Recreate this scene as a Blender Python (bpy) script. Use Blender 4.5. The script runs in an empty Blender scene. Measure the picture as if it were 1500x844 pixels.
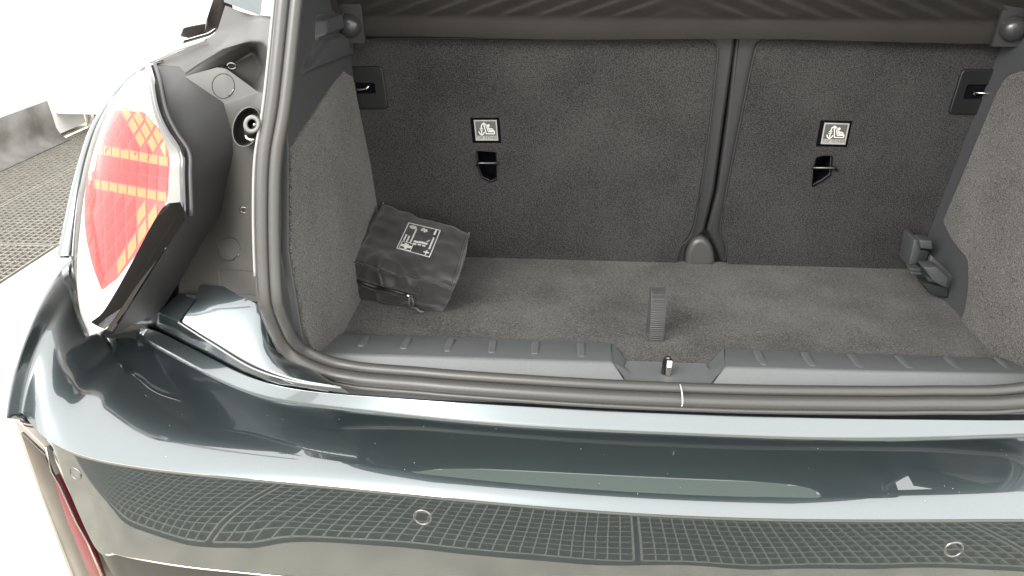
import bpy, bmesh, math, random
import numpy as np
from mathutils import Vector, noise
from mathutils.bvhtree import BVHTree
random.seed(7)
S = bpy.context.scene
COL = S.collection
# ---------------------------------------------------------------- camera, world, exposure
F, CX, CY = 1133., 750., 422.
C = np.array([-0.155, -1.016, 1.29])
th, ps = math.radians(26.0), math.radians(3.9)
fw = np.array([-math.sin(ps)*math.cos(th), math.cos(ps)*math.cos(th), -math.sin(th)])
rt = np.array([math.cos(ps), math.sin(ps), 0.])
up = np.cross(rt, fw)
cam = bpy.data.cameras.new('camera'); co = bpy.data.objects.new('camera', cam); COL.objects.link(co)
co.location = C; co.rotation_euler = (math.radians(90)-th, 0, ps)
cam.sensor_width = 36.; cam.lens = 36.*F/1500.; cam.clip_start = .02; cam.clip_end = 400
S.camera = co
W = bpy.data.worlds.new('World'); S.world = W; W.use_nodes = True
W.node_tree.nodes['Background'].inputs[0].default_value = (1.0, .985, .96, 1)
W.node_tree.nodes['Background'].inputs[1].default_value = 1.0
lamp = bpy.data.lights.new('added_soft_light', 'AREA'); lamp.shape = 'RECTANGLE'; lamp.size = 2.4; lamp.size_y = 1.2  # added area light for directional highlights; no such source is known
lamp.energy = 45; lamp.color = (1, .97, .92)
lo = bpy.data.objects.new('added_soft_light', lamp); COL.objects.link(lo)
lo.location = (-1.9, -2.4, 2.7)
lo.rotation_euler = (Vector((-.2, 0, .8)) - Vector(lo.location)).to_track_quat('-Z', 'Y').to_euler()
S.view_settings.view_transform = 'Standard'; S.view_settings.look = 'None'
S.view_settings.exposure = 2.15; S.view_settings.gamma = 1
S.cycles.max_bounces = 8; S.cycles.use_denoising = True

# ---------------------------------------------------------------- pixel helpers
def ray(u, v): return fw + rt*(u-CX)/F + up*(CY-v)/F
def P(u, v, X=None, Y=None, Z=None):
    d = ray(u, v); i, val = (0, X) if X is not None else (1, Y) if Y is not None else (2, Z)
    return C + d*((val-C[i])/d[i])
def PN(u, v, p0, n):
    d = ray(u, v); n = np.array(n, float); return C + d*(((np.array(p0, float)-C) @ n)/(d @ n))
def PT(u, v, c, k=.25): return PN(u, v, (0, c, .9), (0, 1, -k))
def cat(pts, n, closed=False):
    """resample a Catmull-Rom curve through pts: n points per span"""
    p = [np.array(q, float) for q in pts]; m = len(p); out = []
    for i in range(m if closed else m-1):
        if closed: a, b, c, d = p[(i-1) % m], p[i], p[(i+1) % m], p[(i+2) % m]
        else:
            b, c = p[i], p[i+1]; a = p[i-1] if i > 0 else 2*b-c; d = p[i+2] if i+2 < m else 2*c-b
        for k in range(n):
            t = k/n
            out.append(.5*((2*b)+(-a+c)*t+(2*a-5*b+4*c-d)*t*t+(-a+3*b-3*c+d)*t**3))
    if not closed: out.append(p[-1])
    return out
def resamp(pts, n):
    p = np.array(pts, float); d = np.r_[0, np.cumsum(np.linalg.norm(np.diff(p, axis=0), axis=1))]
    t = np.linspace(0, d[-1], n); return [np.array([np.interp(x, d, p[:, k]) for k in range(p.shape[1])]) for x in t]

# ---------------------------------------------------------------- materials
MATS = {}
def mat(name, color, rough=.5, metal=0, coat=0, coat_rough=.03, spec=.5, bump=0, bscale=400, var=0, vscale=500, tint=None, sheen=0, coat_ior=1.5, detail=2, rvar=0, blotch=.22):
    if name in MATS: return MATS[name]
    m = bpy.data.materials.new(name); m.use_nodes = True; MATS[name] = m
    nt = m.node_tree; b = nt.nodes['Principled BSDF']; L = nt.links
    b.inputs['Base Color'].default_value = (*color, 1); b.inputs['Roughness'].default_value = rough
    b.inputs['Metallic'].default_value = metal; b.inputs['Specular IOR Level'].default_value = spec
    b.inputs['Coat Weight'].default_value = coat; b.inputs['Coat Roughness'].default_value = coat_rough
    b.inputs['Coat IOR'].default_value = coat_ior
    b.inputs['Sheen Weight'].default_value = sheen
    tc = nt.nodes.new('ShaderNodeTexCoord')
    if bump:
        n = nt.nodes.new('ShaderNodeTexNoise'); n.inputs['Scale'].default_value = bscale; n.inputs['Detail'].default_value = detail
        L.new(tc.outputs['Object'], n.inputs['Vector'])
        bp = nt.nodes.new('ShaderNodeBump'); bp.inputs['Strength'].default_value = bump; bp.inputs['Distance'].default_value = .001
        L.new(n.outputs['Fac'], bp.inputs['Height']); L.new(bp.outputs['Normal'], b.inputs['Normal'])
    if var:
        n = nt.nodes.new('ShaderNodeTexNoise'); n.inputs['Scale'].default_value = vscale; n.inputs['Detail'].default_value = 3
        L.new(tc.outputs['Object'], n.inputs['Vector'])
        n2 = nt.nodes.new('ShaderNodeTexNoise'); n2.inputs['Scale'].default_value = 9; n2.inputs['Detail'].default_value = 4
        L.new(tc.outputs['Object'], n2.inputs['Vector'])
        r = nt.nodes.new('ShaderNodeValToRGB'); e = r.color_ramp.elements
        e[0].position = .34; e[1].position = .68
        e[0].color = (*[c*(1-var) for c in color], 1)
        c2 = tint or color; e[1].color = (*[c*(1+var*1.6) for c in c2], 1)
        mx = nt.nodes.new('ShaderNodeMath'); mx.operation = 'MULTIPLY_ADD'; mx.inputs[1].default_value = blotch; mx.inputs[2].default_value = -blotch/2
        L.new(n2.outputs['Fac'], mx.inputs[0])
        ad = nt.nodes.new('ShaderNodeMath'); ad.operation = 'ADD'
        L.new(n.outputs['Fac'], ad.inputs[0]); L.new(mx.outputs[0], ad.inputs[1])
        L.new(ad.outputs[0], r.inputs['Fac']); L.new(r.outputs['Color'], b.inputs['Base Color'])
    if rvar:
        n = nt.nodes.new('ShaderNodeTexNoise'); n.inputs['Scale'].default_value = 25; n.inputs['Detail'].default_value = 6
        L.new(tc.outputs['Object'], n.inputs['Vector'])
        mr = nt.nodes.new('ShaderNodeMapRange'); mr.inputs['To Min'].default_value = max(0, rough-rvar); mr.inputs['To Max'].default_value = rough+rvar
        L.new(n.outputs['Fac'], mr.inputs['Value']); L.new(mr.outputs[0], b.inputs['Roughness'])
    return m
PAINT = mat('teal_grey_metallic_paint', (.060, .076, .082), .32, .85, 1, .012, coat_ior=1.9, var=.10, vscale=2500)
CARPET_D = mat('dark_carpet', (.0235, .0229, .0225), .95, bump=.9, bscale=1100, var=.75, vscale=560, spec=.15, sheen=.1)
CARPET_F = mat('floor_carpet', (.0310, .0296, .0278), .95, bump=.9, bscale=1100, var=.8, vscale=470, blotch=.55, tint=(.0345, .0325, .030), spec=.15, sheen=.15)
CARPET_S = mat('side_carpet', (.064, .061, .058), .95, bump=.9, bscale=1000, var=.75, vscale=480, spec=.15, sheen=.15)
PL_DARK = mat('dark_plastic', (.018, .019, .021), .5, bump=.25, bscale=900)
PL_GREY = mat('grey_grained_plastic', (.050, .052, .055), .5, bump=.3, bscale=1100)
PL_SILL = mat('sill_plastic', (.095, .101, .104), .45, bump=.35, bscale=1200, var=.08, vscale=900)
PL_GUT = mat('gutter_plastic', (.046, .045, .0415), .42, bump=.12, bscale=600, rvar=.06)
PL_LAMP = mat('lamp_cladding_plastic', (.032, .032, .033), .48, bump=.1, bscale=600, rvar=.06)
GLOSSBLK = mat('gloss_black', (.012, .010, .011), .08, coat=1, coat_rough=.02)
SATIN_BRN = mat('satin_dark_trim', (.06, .053, .046), .28)
RUBBER = mat('seal_rubber', (.045, .044, .0415), .36, bump=.12, bscale=250, rvar=.05)
RUBBER_D = mat('dark_rubber', (.02, .02, .02), .55)
SHELF = mat('shelf_fabric', (.020, .0185, .0172), .9, bump=.6, bscale=1500, var=.25, vscale=1400, spec=.2)
PL_SEAT = mat('seat_shell_plastic', (.009, .0093, .010), .55, bump=.3, bscale=1000)
STEEL = mat('bright_steel', (.62, .60, .56), .22, 1)
METAL_D = mat('dark_steel', (.10, .10, .10), .3, 1)
WHITE_P = mat('white_print', (.5, .5, .48), .6)
LABEL_D = mat('label_grey', (.055, .055, .053), .5)
BAG = mat('black_nylon', (.0115, .011, .0105), .55, bump=.35, bscale=2200, sheen=.25, rvar=.05)
CORD = mat('grey_cord', (.07, .068, .062), .7, bump=.5, bscale=2500)
WEB = mat('webbing', (.035, .035, .036), .6, bump=.3, bscale=3000)
CONC = mat('painted_concrete', (.41, .375, .31), .7, bump=.15, bscale=60, var=.12, vscale=9, detail=6)
GRATE = mat('galvanised_steel', (.25, .24, .21), .5, .25, var=.12, vscale=30)
PIT = mat('pit_dark', (.015, .018, .02), .6)
WALLM = mat('white_wall', (.85, .85, .83), .7)
SKIRT = mat('grey_vinyl_skirt', (.10, .097, .09), .45, var=.35, vscale=7, bump=.3, bscale=20)
LAMP_RED = mat('lamp_red', (.33, .035, .033), .35)
LAMP_RED2 = mat('lamp_red_tile', (.30, .020, .020), .25)
LAMP_ORG = mat('lamp_orange', (.52, .15, .045), .3)
for m_, c_, s_ in ((LAMP_RED, (1, .06, .05, 1), .35), (LAMP_RED2, (1, .035, .04, 1), .33), (LAMP_ORG, (1, .30, .07, 1), .5)):
    b_ = m_.node_tree.nodes['Principled BSDF']; b_.inputs['Emission Color'].default_value = c_; b_.inputs['Emission Strength'].default_value = s_*.16
REFL = mat('red_reflector', (.11, .003, .010), .35)
GLASS_G = bpy.data.materials.new('tinted_rear_glass'); GLASS_G.use_nodes = True
_n = GLASS_G.node_tree; _n.nodes.clear(); _o = _n.nodes.new('ShaderNodeOutputMaterial'); _t = _n.nodes.new('ShaderNodeBsdfTransparent'); _t.inputs[0].default_value = (.30, .36, .31, 1)
_g = _n.nodes.new('ShaderNodeBsdfGlossy'); _g.inputs['Roughness'].default_value = .02; _f = _n.nodes.new('ShaderNodeFresnel'); _x = _n.nodes.new('ShaderNodeMixShader')
_n.links.new(_f.outputs[0], _x.inputs[0]); _n.links.new(_t.outputs[0], _x.inputs[1]); _n.links.new(_g.outputs[0], _x.inputs[2]); _n.links.new(_x.outputs[0], _o.inputs[0])
POCK = mat('label_and_recess_shade_black', (.003, .003, .005), .9, spec=.05)  # near-black puts the shade of shallow recesses into the colour; also backs labels
HEAD = mat('trim_charcoal', (.018, .019, .021), .6)
def lensmat():
    m = bpy.data.materials.new('clear_lens'); m.use_nodes = True; nt = m.node_tree; nt.nodes.clear()
    o = nt.nodes.new('ShaderNodeOutputMaterial'); t = nt.nodes.new('ShaderNodeBsdfTransparent'); g = nt.nodes.new('ShaderNodeBsdfGlossy')
    g.inputs['Roughness'].default_value = .03; t.inputs['Color'].default_value = (.97, .95, .95, 1)
    f = nt.nodes.new('ShaderNodeFresnel'); f.inputs['IOR'].default_value = 1.55
    x = nt.nodes.new('ShaderNodeMixShader'); nt.links.new(f.outputs[0], x.inputs[0]); nt.links.new(t.outputs[0], x.inputs[1]); nt.links.new(g.outputs[0], x.inputs[2])
    nt.links.new(x.outputs[0], o.inputs[0]); return m
LENS = lensmat()

# ---------------------------------------------------------------- object helpers
def empty(name, loc=(0, 0, 0)):
    o = bpy.data.objects.new(name, None); COL.objects.link(o); o.location = loc; return o
def tag(o, label=None, category=None, group=None, kind=None):
    for k, v in dict(label=label, category=category, group=group, kind=kind).items():
        if v: o[k] = v
    return o
def link(name, me, m, parent=None, smooth=True):
    if m and not me.materials: me.materials.append(m)
    o = bpy.data.objects.new(name, me); COL.objects.link(o)
    if parent:
        o.parent = parent
        pl = parent.location + (parent.parent.location if parent.parent else Vector())
        if parent.parent is None: o.location = -parent.location
        elif pl.length: o.location = (0, 0, 0)
    if smooth:
        for p in me.polygons: p.use_smooth = True
    return o
def mesh(name, V, Fc, m, parent=None, smooth=False, bevel=0, seg=2, sub=0, solid=0, angle=30):
    me = bpy.data.meshes.new(name); me.from_pydata([tuple(map(float, v)) for v in V], [], Fc); me.update()
    bm = bmesh.new(); bm.from_mesh(me); bmesh.ops.recalc_face_normals(bm, faces=bm.faces); bm.to_mesh(me); bm.free()
    o = link(name, me, m, parent, smooth)
    if solid: s = o.modifiers.new('s', 'SOLIDIFY'); s.thickness = solid; s.offset = -1
    if bevel:
        b = o.modifiers.new('b', 'BEVEL'); b.width = bevel; b.segments = seg; b.limit_method = 'ANGLE'; b.angle_limit = math.radians(angle); b.harden_normals = False
        for p in me.polygons: p.use_smooth = True
    if sub: s = o.modifiers.new('u', 'SUBSURF'); s.levels = sub; s.render_levels = sub
    return o
def grid(name, rows, m, parent=None, smooth=True, flip=False, closed=False, **k):
    n = len(rows[0]); V = [p for r in rows for p in r]; Fc = []
    for i in range(len(rows)-1):
        for j in range(n if closed else n-1):
            a, b = i*n+j, i*n+(j+1) % n
            Fc.append((a, b, b+n, a+n))
    return mesh(name, V, Fc, m, parent, smooth, **k)
def tube(name, path, r, m, parent=None, seg=12, closed=False, caps=True, r2=None, upv=(0, 0, 1)):
    p = [Vector(q) for q in path]; n = len(p); V = []; Fc = []
    for i in range(n):
        t = (p[(i+1) % n]-p[i-1]) if (closed or 0 < i < n-1) else (p[1]-p[0] if i == 0 else p[-1]-p[-2])
        t.normalize(); a = Vector(upv).cross(t)
        if a.length < .05: a = Vector((1, 0, 0)).cross(t)
        a.normalize(); b = t.cross(a)
        rr = r[i] if hasattr(r, '__len__') else r
        for k in range(seg):
            an = 2*math.pi*k/seg; V.append(p[i]+a*math.cos(an)*rr+b*math.sin(an)*(r2 or rr))
    for i in range(n if closed else n-1):
        j = (i+1) % n
        for k in range(seg): Fc.append((i*seg+k, i*seg+(k+1) % seg, j*seg+(k+1) % seg, j*seg+k))
    if caps and not closed: Fc.append(tuple(range(seg))); Fc.append(tuple((n-1)*seg+k for k in range(seg)))
    return mesh(name, V, Fc, m, parent, True)
def rnd(pts, r, n=5):
    out = []; m = len(pts)
    for i in range(m):
        a, b, c = np.array(pts[i-1], float), np.array(pts[i], float), np.array(pts[(i+1) % m], float)
        rr = r[i] if hasattr(r, '__len__') else r
        la, lc = np.linalg.norm(a-b), np.linalg.norm(c-b); q = min(rr, la*.45, lc*.45)
        if q < 1e-6: out.append(b); continue
        s, e = b+(a-b)/la*q, b+(c-b)/lc*q
        for k in range(n+1): t = k/n; out.append((1-t)**2*s+2*t*(1-t)*b+t*t*e)
    return out
def plate(name, outl, org, ex, ey, m, parent, depth=.004, bevel=0, holes=(), lift=0, text=None, size=.01):
    """flat outline (2D points, metres) extruded; front face 'lift' above the plane (org, ex, ey)"""
    ex = Vector(ex).normalized(); ey = Vector(ey).normalized(); nz = ex.cross(ey)
    if text:
        cu = bpy.data.curves.new(name, 'FONT'); cu.body = text; cu.size = size; cu.align_x = 'CENTER'; cu.align_y = 'CENTER'
    else:
        cu = bpy.data.curves.new(name, 'CURVE'); cu.dimensions = '2D'; cu.fill_mode = 'BOTH'
        for ln in [outl]+list(holes):
            s = cu.splines.new('POLY'); s.points.add(len(ln)-1); s.use_cyclic_u = True
            for i, q in enumerate(ln): s.points[i].co = (q[0], q[1], 0, 1)
    cu.extrude = max(depth/2-bevel, .00005); cu.bevel_depth = bevel; cu.bevel_resolution = 2; cu.offset = -bevel
    t = bpy.data.objects.new('t', cu); COL.objects.link(t); bpy.context.view_layer.update()
    me = bpy.data.meshes.new_from_object(t.evaluated_get(bpy.context.evaluated_depsgraph_get()))
    bpy.data.objects.remove(t); me.name = name; me.materials.clear()
    o_ = Vector(org)
    for v in me.vertices: v.co = o_+ex*v.co.x+ey*v.co.y+nz*(v.co.z+lift-depth/2)
    me.update()
    o = link(name, me, m, parent, False)
    return o
def to2(p, org, ex, ey): d = np.array(p)-np.array(org); return (float(d @ np.array(ex)), float(d @ np.array(ey)))
def bvh(o):
    dg = bpy.context.evaluated_depsgraph_get(); bpy.context.view_layer.update(); dg.update()
    return BVHTree.FromObject(o, dg)
def hit(tree, u, v, lift=0):
    d = Vector(ray(u, v)); d.normalize(); r = tree.ray_cast(Vector(C), d)
    if r[0] is None: return None
    n = r[1]; n = -n if n.dot(d) > 0 else n
    return np.array(r[0]+n*lift)
def mirror(p): q = np.array(p).copy(); q[0] = -q[0]; return q

# ================================================================ SETTING
def box(name, lo_, hi_, m, parent=None, bevel=0):
    x0, y0, z0 = lo_; x1, y1, z1 = hi_
    V = [(x, y, z) for x in (x0, x1) for y in (y0, y1) for z in (z0, z1)]
    return mesh(name, V, [(0, 1, 3, 2), (4, 6, 7, 5), (0, 4, 5, 1), (2, 3, 7, 6), (0, 2, 6, 4), (1, 5, 7, 3)], m, parent, bevel=bevel)
# floor sheet with openings for the gratings
def ring_floor():
    xs = [-3.32, -2.30, -2.0, 2.0, 30]; V = []; Fc = []
    def q(x0, y0, x1, y1):
        b = len(V); V.extend([(x0, y0, 0), (x1, y0, 0), (x1, y1, 0), (x0, y1, 0)]); Fc.append((b, b+1, b+2, b+3))
    q(-30, -30, -3.32, 30); q(-2.30, -.80, 30, 30); q(-2.30, -30, 30, -2.52); q(2.02, -2.52, 30, -.80);     q(-3.32, -30, -2.30, -2.52); q(-3.32, 7.0, -2.30, 30)
    o = mesh('floor', V, Fc, CONC); return tag(o, kind='structure')
ring_floor()
tag(box('grating_pit', (-3.4, -2.6, -.40), (2.2, 7.1, -.36), PIT), kind='structure')
def grating(x0, y0, x1, y1, label):
    V = []; Fc = []
    def bx(a, b, c, d, z0, z1):
        k = len(V); V.extend([(a, b, z0), (c, b, z0), (c, d, z0), (a, d, z0), (a, b, z1), (c, b, z1), (c, d, z1), (a, d, z1)])
        Fc.extend([(k+4, k+5, k+6, k+7), (k, k+1, k+5, k+4), (k+1, k+2, k+6, k+5), (k+2, k+3, k+7, k+6), (k+3, k, k+4, k+7)])
    p = .0333; w = .0018
    nx = round((x1-x0)/p); ny = round((y1-y0)/p)
    for i in range(nx+1):
        x = x0+(x1-x0)*i/nx; e = .003 if i in (0, nx) else w
        bx(x-e, y0, x+e, y1, -.03, 0)
    for j in range(ny+1):
        y = y0+(y1-y0)*j/ny; e = .003 if j in (0, ny) else w
        bx(x0, y-e, x1, y+e, -.03, -.001)
    return tag(mesh('floor_grating', V, Fc, GRATE), label, 'grating', group='steel gratings set in the floor')
for a, b, s in ((-3.30, -2.89, 'beside the wall skirt'), (-2.87, -2.32, 'beside the white floor')):
    for k, (y0, y1, w) in enumerate(((-.8, 1.9, 'nearest'), (1.92, 3.4, 'middle'), (3.42, 7.0, 'farthest'))):
        grating(a, y0, b, y1, f'{w} galvanised floor grating panel in the row {s}')
for a, b, s in ((-3.30, -2.92, 'nearest the wall'), (-2.90, -2.0, 'beyond the left corner of the bumper'), (-1.98, -1.0, 'under the left corner of the bumper'), (-.98, .02, 'left of the seam at the bumper middle'), (.04, 1.0, 'right of the seam at the bumper middle'), (1.02, 1.98, 'under the right end of the bumper')):
    grating(a, -2.5, b, -.82, f'galvanised grating panel mirrored in the bumper, {s}')
# wall with vinyl skirt
tag(box('wall', (-3.55, -6, .02), (-3.34, 3.9, 1.1), WALLM), 'white painted wall above the grey vinyl skirt', 'wall')
rows = []
for j in range(60):
    y = -3+6.55*j/59; r = []
    for z, xo in ((.0, .10), (.02, .045), (.07, .02), (.15, .015), (.235, .01), (.236, 0)):
        n = noise.noise(Vector((y*2.2, z*6, 3)))*.025*(1 if z < .23 else 0)
        r.append((-3.335+xo+n, y, z+.004))
    rows.append(r)
tag(grid('skirting', rows, SKIRT), 'crumpled grey vinyl skirt along the foot of the white wall', 'skirting')
cab = empty('wall_cabinet', (-3.3, 3.95, 0)); tag(cab, 'low white cabinet on short legs past the end of the vinyl skirt', 'cabinet')
box('cabinet_body', (-3.34, 3.62, .14), (-2.75, 4.3, .62), WALLM, cab, .01)
for xx, yy in ((-3.22, 3.72), (-2.85, 3.72)):
    box('leg', (xx, yy, 0), (xx+.05, yy+.05, .14), STEEL, cab, .004)
box('back_panel', (-3.30, 4.18, 0), (-2.79, 4.22, .14), CONC, cab)

# ================================================================ CAR
car = empty('hatchback_car')
tag(car, 'teal grey metallic hatchback seen from behind with its tailgate open over an empty boot', 'car')

# ---- boot floor board
fl_px = [(1330, 390), (1352, 410), (1362, 428), (1372, 432), (1388, 438), (1483, 532)]
out = [P(*q, Z=.68)[:2] for q in fl_px]
out += [np.array([.530, -.06]), np.array([-.521, -.06]), np.array([-.503, .30]), np.array([-.495, .372])]
poly = [tuple(q) for q in out]; poly = poly + [(.508, .378)]
def inpoly(x, y, pl):
    c = False; j = len(pl)-1
    for i in range(len(pl)):
        if (pl[i][1] > y) != (pl[j][1] > y) and x < (pl[j][0]-pl[i][0])*(y-pl[i][1])/(pl[j][1]-pl[i][1])+pl[i][0]: c = not c
        j = i
    return c
poly = rnd(poly, .006, 3)
fb = plate('boot_floor', poly, (0, 0, .68), (1, 0, 0), (0, 1, 0), CARPET_F, car, depth=.016, bevel=.002)
box('underfloor_well', (-.54, -.1, .60), (.56, .40, .66), HEAD, car)
# ---- pull strap
sx, st = .007, []
rows = []; nn = 120; base_ = P(961, 500, Z=.681); hgt = P(960, 424, Y=base_[1]+.012)[2]-.681
for i in range(nn+1):
    t = i/nn; z = .681+hgt*math.sin(t*math.pi/2)**1.0*1.0 if t < 1 else .681+hgt
    y = base_[1]-.004*math.sin(math.pi*t)+.016*t**2; tw = .10*(1-t)
    dy = .0006*math.sin(i*1.7); w = .0118+.0002*math.sin(i*2.1)
    x = base_[0]-.002*t
    rows.append([(x+w*q, y+dy*(1 if abs(q) < 1 else .2)+tw*w*q*.6-.0015*(1-q*q), z) for q in (-1, -.8, -.3, .3, .8, 1)])
rows += [[(p[0], p[1]+.004, p[2]+.0012) for p in rows[-1]], [(p[0], p[1]+.009, p[2]-.002) for p in rows[-1]], [(p[0], p[1]+.012, .684) for p in rows[-1]]]
grid('pull_strap', rows, WEB, fb, smooth=False, solid=.0012)
# ---- side trims
def side(kind):
    s = 1 if kind == 'R' else -1
    X0, k = (.515, .12) if s > 0 else (-.503, -.08)
    p0 = (X0, 0, .68); n = (1, 0, -k)
    return p0, n, (lambda u, v, l=0: PN(u, v, (X0-s*l, 0, .68), n)), (lambda y, z, l=0: np.array([X0+k*(z-.68)-s*l, y, z]))
p0L, nL, pxL, yzL = side('L'); p0R, nR, pxR, yzR = side('R')
def wallplate(name, pts, s, m, parent, depth, bevel, lift, r=0, holes=()):
    X0, k = (.515, .12) if s > 0 else (-.503, -.08)
    ey = np.array([k, 0, 1.]); ey /= np.linalg.norm(ey); ex = np.array([0, -s*1., 0.])*-1 if s > 0 else np.array([0, 1., 0])
    # outward normal must face the boot interior (-s x)
    if np.cross(ex, ey)[0]*s > 0: ex = -ex
    o = (X0, 0, .68)
    q = [to2(p, o, ex, ey) for p in pts]; q = rnd(q, r) if np.any(np.array(r) > 0) else q
    hs = [[to2(p, o, ex, ey) for p in h] for h in holes]
    return plate(name, q, o, ex, ey, m, parent, depth, bevel, hs, lift)
lt = wallplate('left_side_trim', [yzL(-.105, .62), yzL(.42, .62), yzL(.42, 1.30), yzL(.09, 1.30), yzL(-.01, 1.0), yzL(-.085, .88), yzL(-.095, .80), yzL(-.106, .74)], -1, PL_GREY, car, .01, .001, 0)
# carpet facing left : boundary line (427,138)-(499,105)-(512,112)...
cp = [pxL(427, 138), pxL(500, 104), pxL(514, 112), pxL(553, 300)]
cp = [yzL(-.083, .88), yzL(-.008, 1.0)]+cp[1:]
b_ = pxL(560, 379)
cp += [yzL(.366, .67), yzL(-.073, .67), yzL(-.093, .77)]
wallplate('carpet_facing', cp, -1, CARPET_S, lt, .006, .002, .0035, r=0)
# moulded relief of the upper left plastic : a height field over (u, v) photo outline on the trim plane
def relief(name, quad, pl, nrm, feats, m, parent, nu=90, nv=70, base=0):
    """quad: 4 px corners tl,tr,br,bl; feats: (polygon px, height, soft px)"""
    tl, tr, br, bl = [np.array(q, float) for q in quad]; rows = []
    n = np.array(nrm, float); n /= np.linalg.norm(n)
    if n @ fw > 0: n = -n
    for j in range(nv+1):
        r = []
        for i in range(nu+1):
            a, b = i/nu, j/nv; q = (tl*(1-a)+tr*a)*(1-b)+(bl*(1-a)+br*a)*b
            h = base
            for poly_, hh, soft in feats:
                d = sdist(q[0], q[1], poly_); t = min(1, max(0, .5-d/soft)); t = t*t*(3-2*t); h += hh*t
            r.append(PN(q[0], q[1], pl, nrm)+n*h)
        rows.append(r)
    return grid(name, rows, m, parent)
def sdist(x, y, pl):
    d = 1e9; j = len(pl)-1
    for i in range(len(pl)):
        ax, ay = pl[j]; bx_, by_ = pl[i]; dx, dy = bx_-ax, by_-ay
        t = max(0, min(1, ((x-ax)*dx+(y-ay)*dy)/(dx*dx+dy*dy+1e-9)))
        d = min(d, math.hypot(x-ax-t*dx, y-ay-t*dy)); j = i
    return -d if inpoly(x, y, pl) else d
relief('moulded_ledge', [(400, -60), (506, -60), (511, 106), (424, 142)], p0L, nL, [
    ([(462, 30), (496, 18), (498, 42), (462, 55)], .012, 6),
    ([(446, 22), (464, 18), (462, 54), (444, 100)], -.010, 6),
    ([(474, 58), (510, 44), (509, 80), (440, 106)], .010, 7),
    ([(400, -60), (505, -60), (490, 14), (444, 22), (424, 26)], -.012, 4)], PL_GREY, lt, base=.003)
# right wall
rtm = wallplate('right_side_trim', [yzR(-.075, .62), yzR(.42, .62), yzR(.42, 1.30), yzR(.09, 1.30), yzR(-.01, 1.0), yzR(-.085, .88), yzR(-.092, .76)], 1, PL_GREY, car, .01, .001, 0)
cr = [pxR(1560, 100), pxR(1500, 104), pxR(1478, 112), pxR(1464, 135), pxR(1403, 281), pxR(1384, 325), pxR(1397, 352), pxR(1421, 380), pxR(1422, 420), pxR(1417, 455)]
z_ = cr[-1]
cr += [yzR(z_[1]-.0, .67), yzR(-.073, .67), yzR(-.088, .8), yzR(-.07, .9), yzR(.0, 1.04)]
cr = cr[1:]
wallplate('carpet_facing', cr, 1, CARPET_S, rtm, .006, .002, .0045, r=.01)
plate('cargo_hook_recess', rnd([to2(pxR(*q), (.515, 0, .68), (0, 1, 0), (0, 0, 1)) for q in [(1492, 290), (1520, 290), (1520, 335), (1496, 335)]], .006), (.515+.12*.12-.006, 0, .68), (0, -1, 0), (0, 0, 1), PL_DARK, rtm, .004, .001) if False else None

# ---- right corner floor-hinge bracket (moulded hooks)
def blockpx(name, pts, Y0, depth, m, parent, bevel=.0015, k=0):
    f = [P(*q, Y=Y0) for q in pts]; b = [p+np.array([0, depth, 0]) for p in f]; n = len(f)
    return mesh(name, f+b, [tuple(range(n)), tuple(range(2*n-1, n-1, -1))]+[(i, (i+1) % n, (i+1) % n+n, i+n) for i in range(n)], m, parent, bevel=bevel, seg=3)
br_ = blockpx('floor_bracket', [(1339, 352), (1346, 351), (1352, 356), (1346, 376), (1340, 394), (1331, 392), (1334, 378)], .30, .05, PL_GREY, car, .002)
blockpx('bracket_rib', [(1347, 352), (1366, 353), (1367, 366), (1349, 365)], .285, .03, PL_GREY, br_, .003)
blockpx('bracket_rib', [(1346, 366), (1362, 368), (1356, 390), (1341, 386)], .300, .03, PL_DARK, br_, .003)
blockpx('bracket_rib', [(1333, 393), (1350, 394), (1350, 398), (1333, 397)], .270, .02, PL_GREY, br_, .0015)
blockpx('bracket_rib', [(1335, 399), (1351, 400), (1351, 404), (1335, 402)], .262, .02, PL_GREY, br_, .0015)
blockpx('bracket_plate', [(1365, 375), (1399, 406), (1396, 441), (1384, 436), (1360, 420), (1358, 392)], .24, .01, PL_GREY, br_, .002)
V = [P(1353, 392, Y=.225), P(1364, 413, Y=.195), P(1390, 422, Y=.225), P(1391, 407, Y=.225), P(1366, 406, Y=.19), P(1352, 393, Y=.225), P(1371, 391, Y=.24), P(1392, 408, Y=.24)]
blockpx('hook', [(1353, 392), (1374, 392), (1390, 407), (1389, 415), (1386, 423), (1366, 412)], .205, .03, PL_GREY, br_, .003)
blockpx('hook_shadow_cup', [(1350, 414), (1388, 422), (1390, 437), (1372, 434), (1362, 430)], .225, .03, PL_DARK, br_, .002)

# ---- sill trim (two raised halves with ribs, notch in the middle)
def sill_half(name, back, ridge, front, notch_dir):
    zb, zr, zf = .687, .709, .686
    B = [P(*q, Z=zb) for q in back]; R = [P(*q, Z=zr) for q in ridge]; Fr = [P(*q, Z=zf) for q in front]
    Fl = [p+np.array([0, -.02, -.03]) for p in Fr]; Bl = [p+np.array([0, 0, -.03]) for p in B]
    n = len(B); rows = [Bl, B, R, Fr, Fl]
    V = [p for r in rows for p in r]; Fc = [(i*n+j, i*n+j+1, (i+1)*n+j+1, (i+1)*n+j) for i in range(4) for j in range(n-1)]
    Fc.append(tuple(i*n+(n-1 if notch_dir > 0 else 0) for i in range(5)))
    return mesh(name, V, Fc, PL_SILL, car, bevel=.004, seg=4, angle=15)
sl = sill_half('sill_trim', [(478, 488), (700, 494), (897, 502)], [(466, 517), (700, 524), (897, 530)], [(440, 545), (690, 556), (922, 563)], 1)
sr = sill_half('sill_trim', [(1060, 510), (1280, 518), (1540, 526)], [(1062, 537), (1280, 543), (1540, 548)], [(1036, 568), (1280, 574), (1540, 574)], -1)
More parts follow.
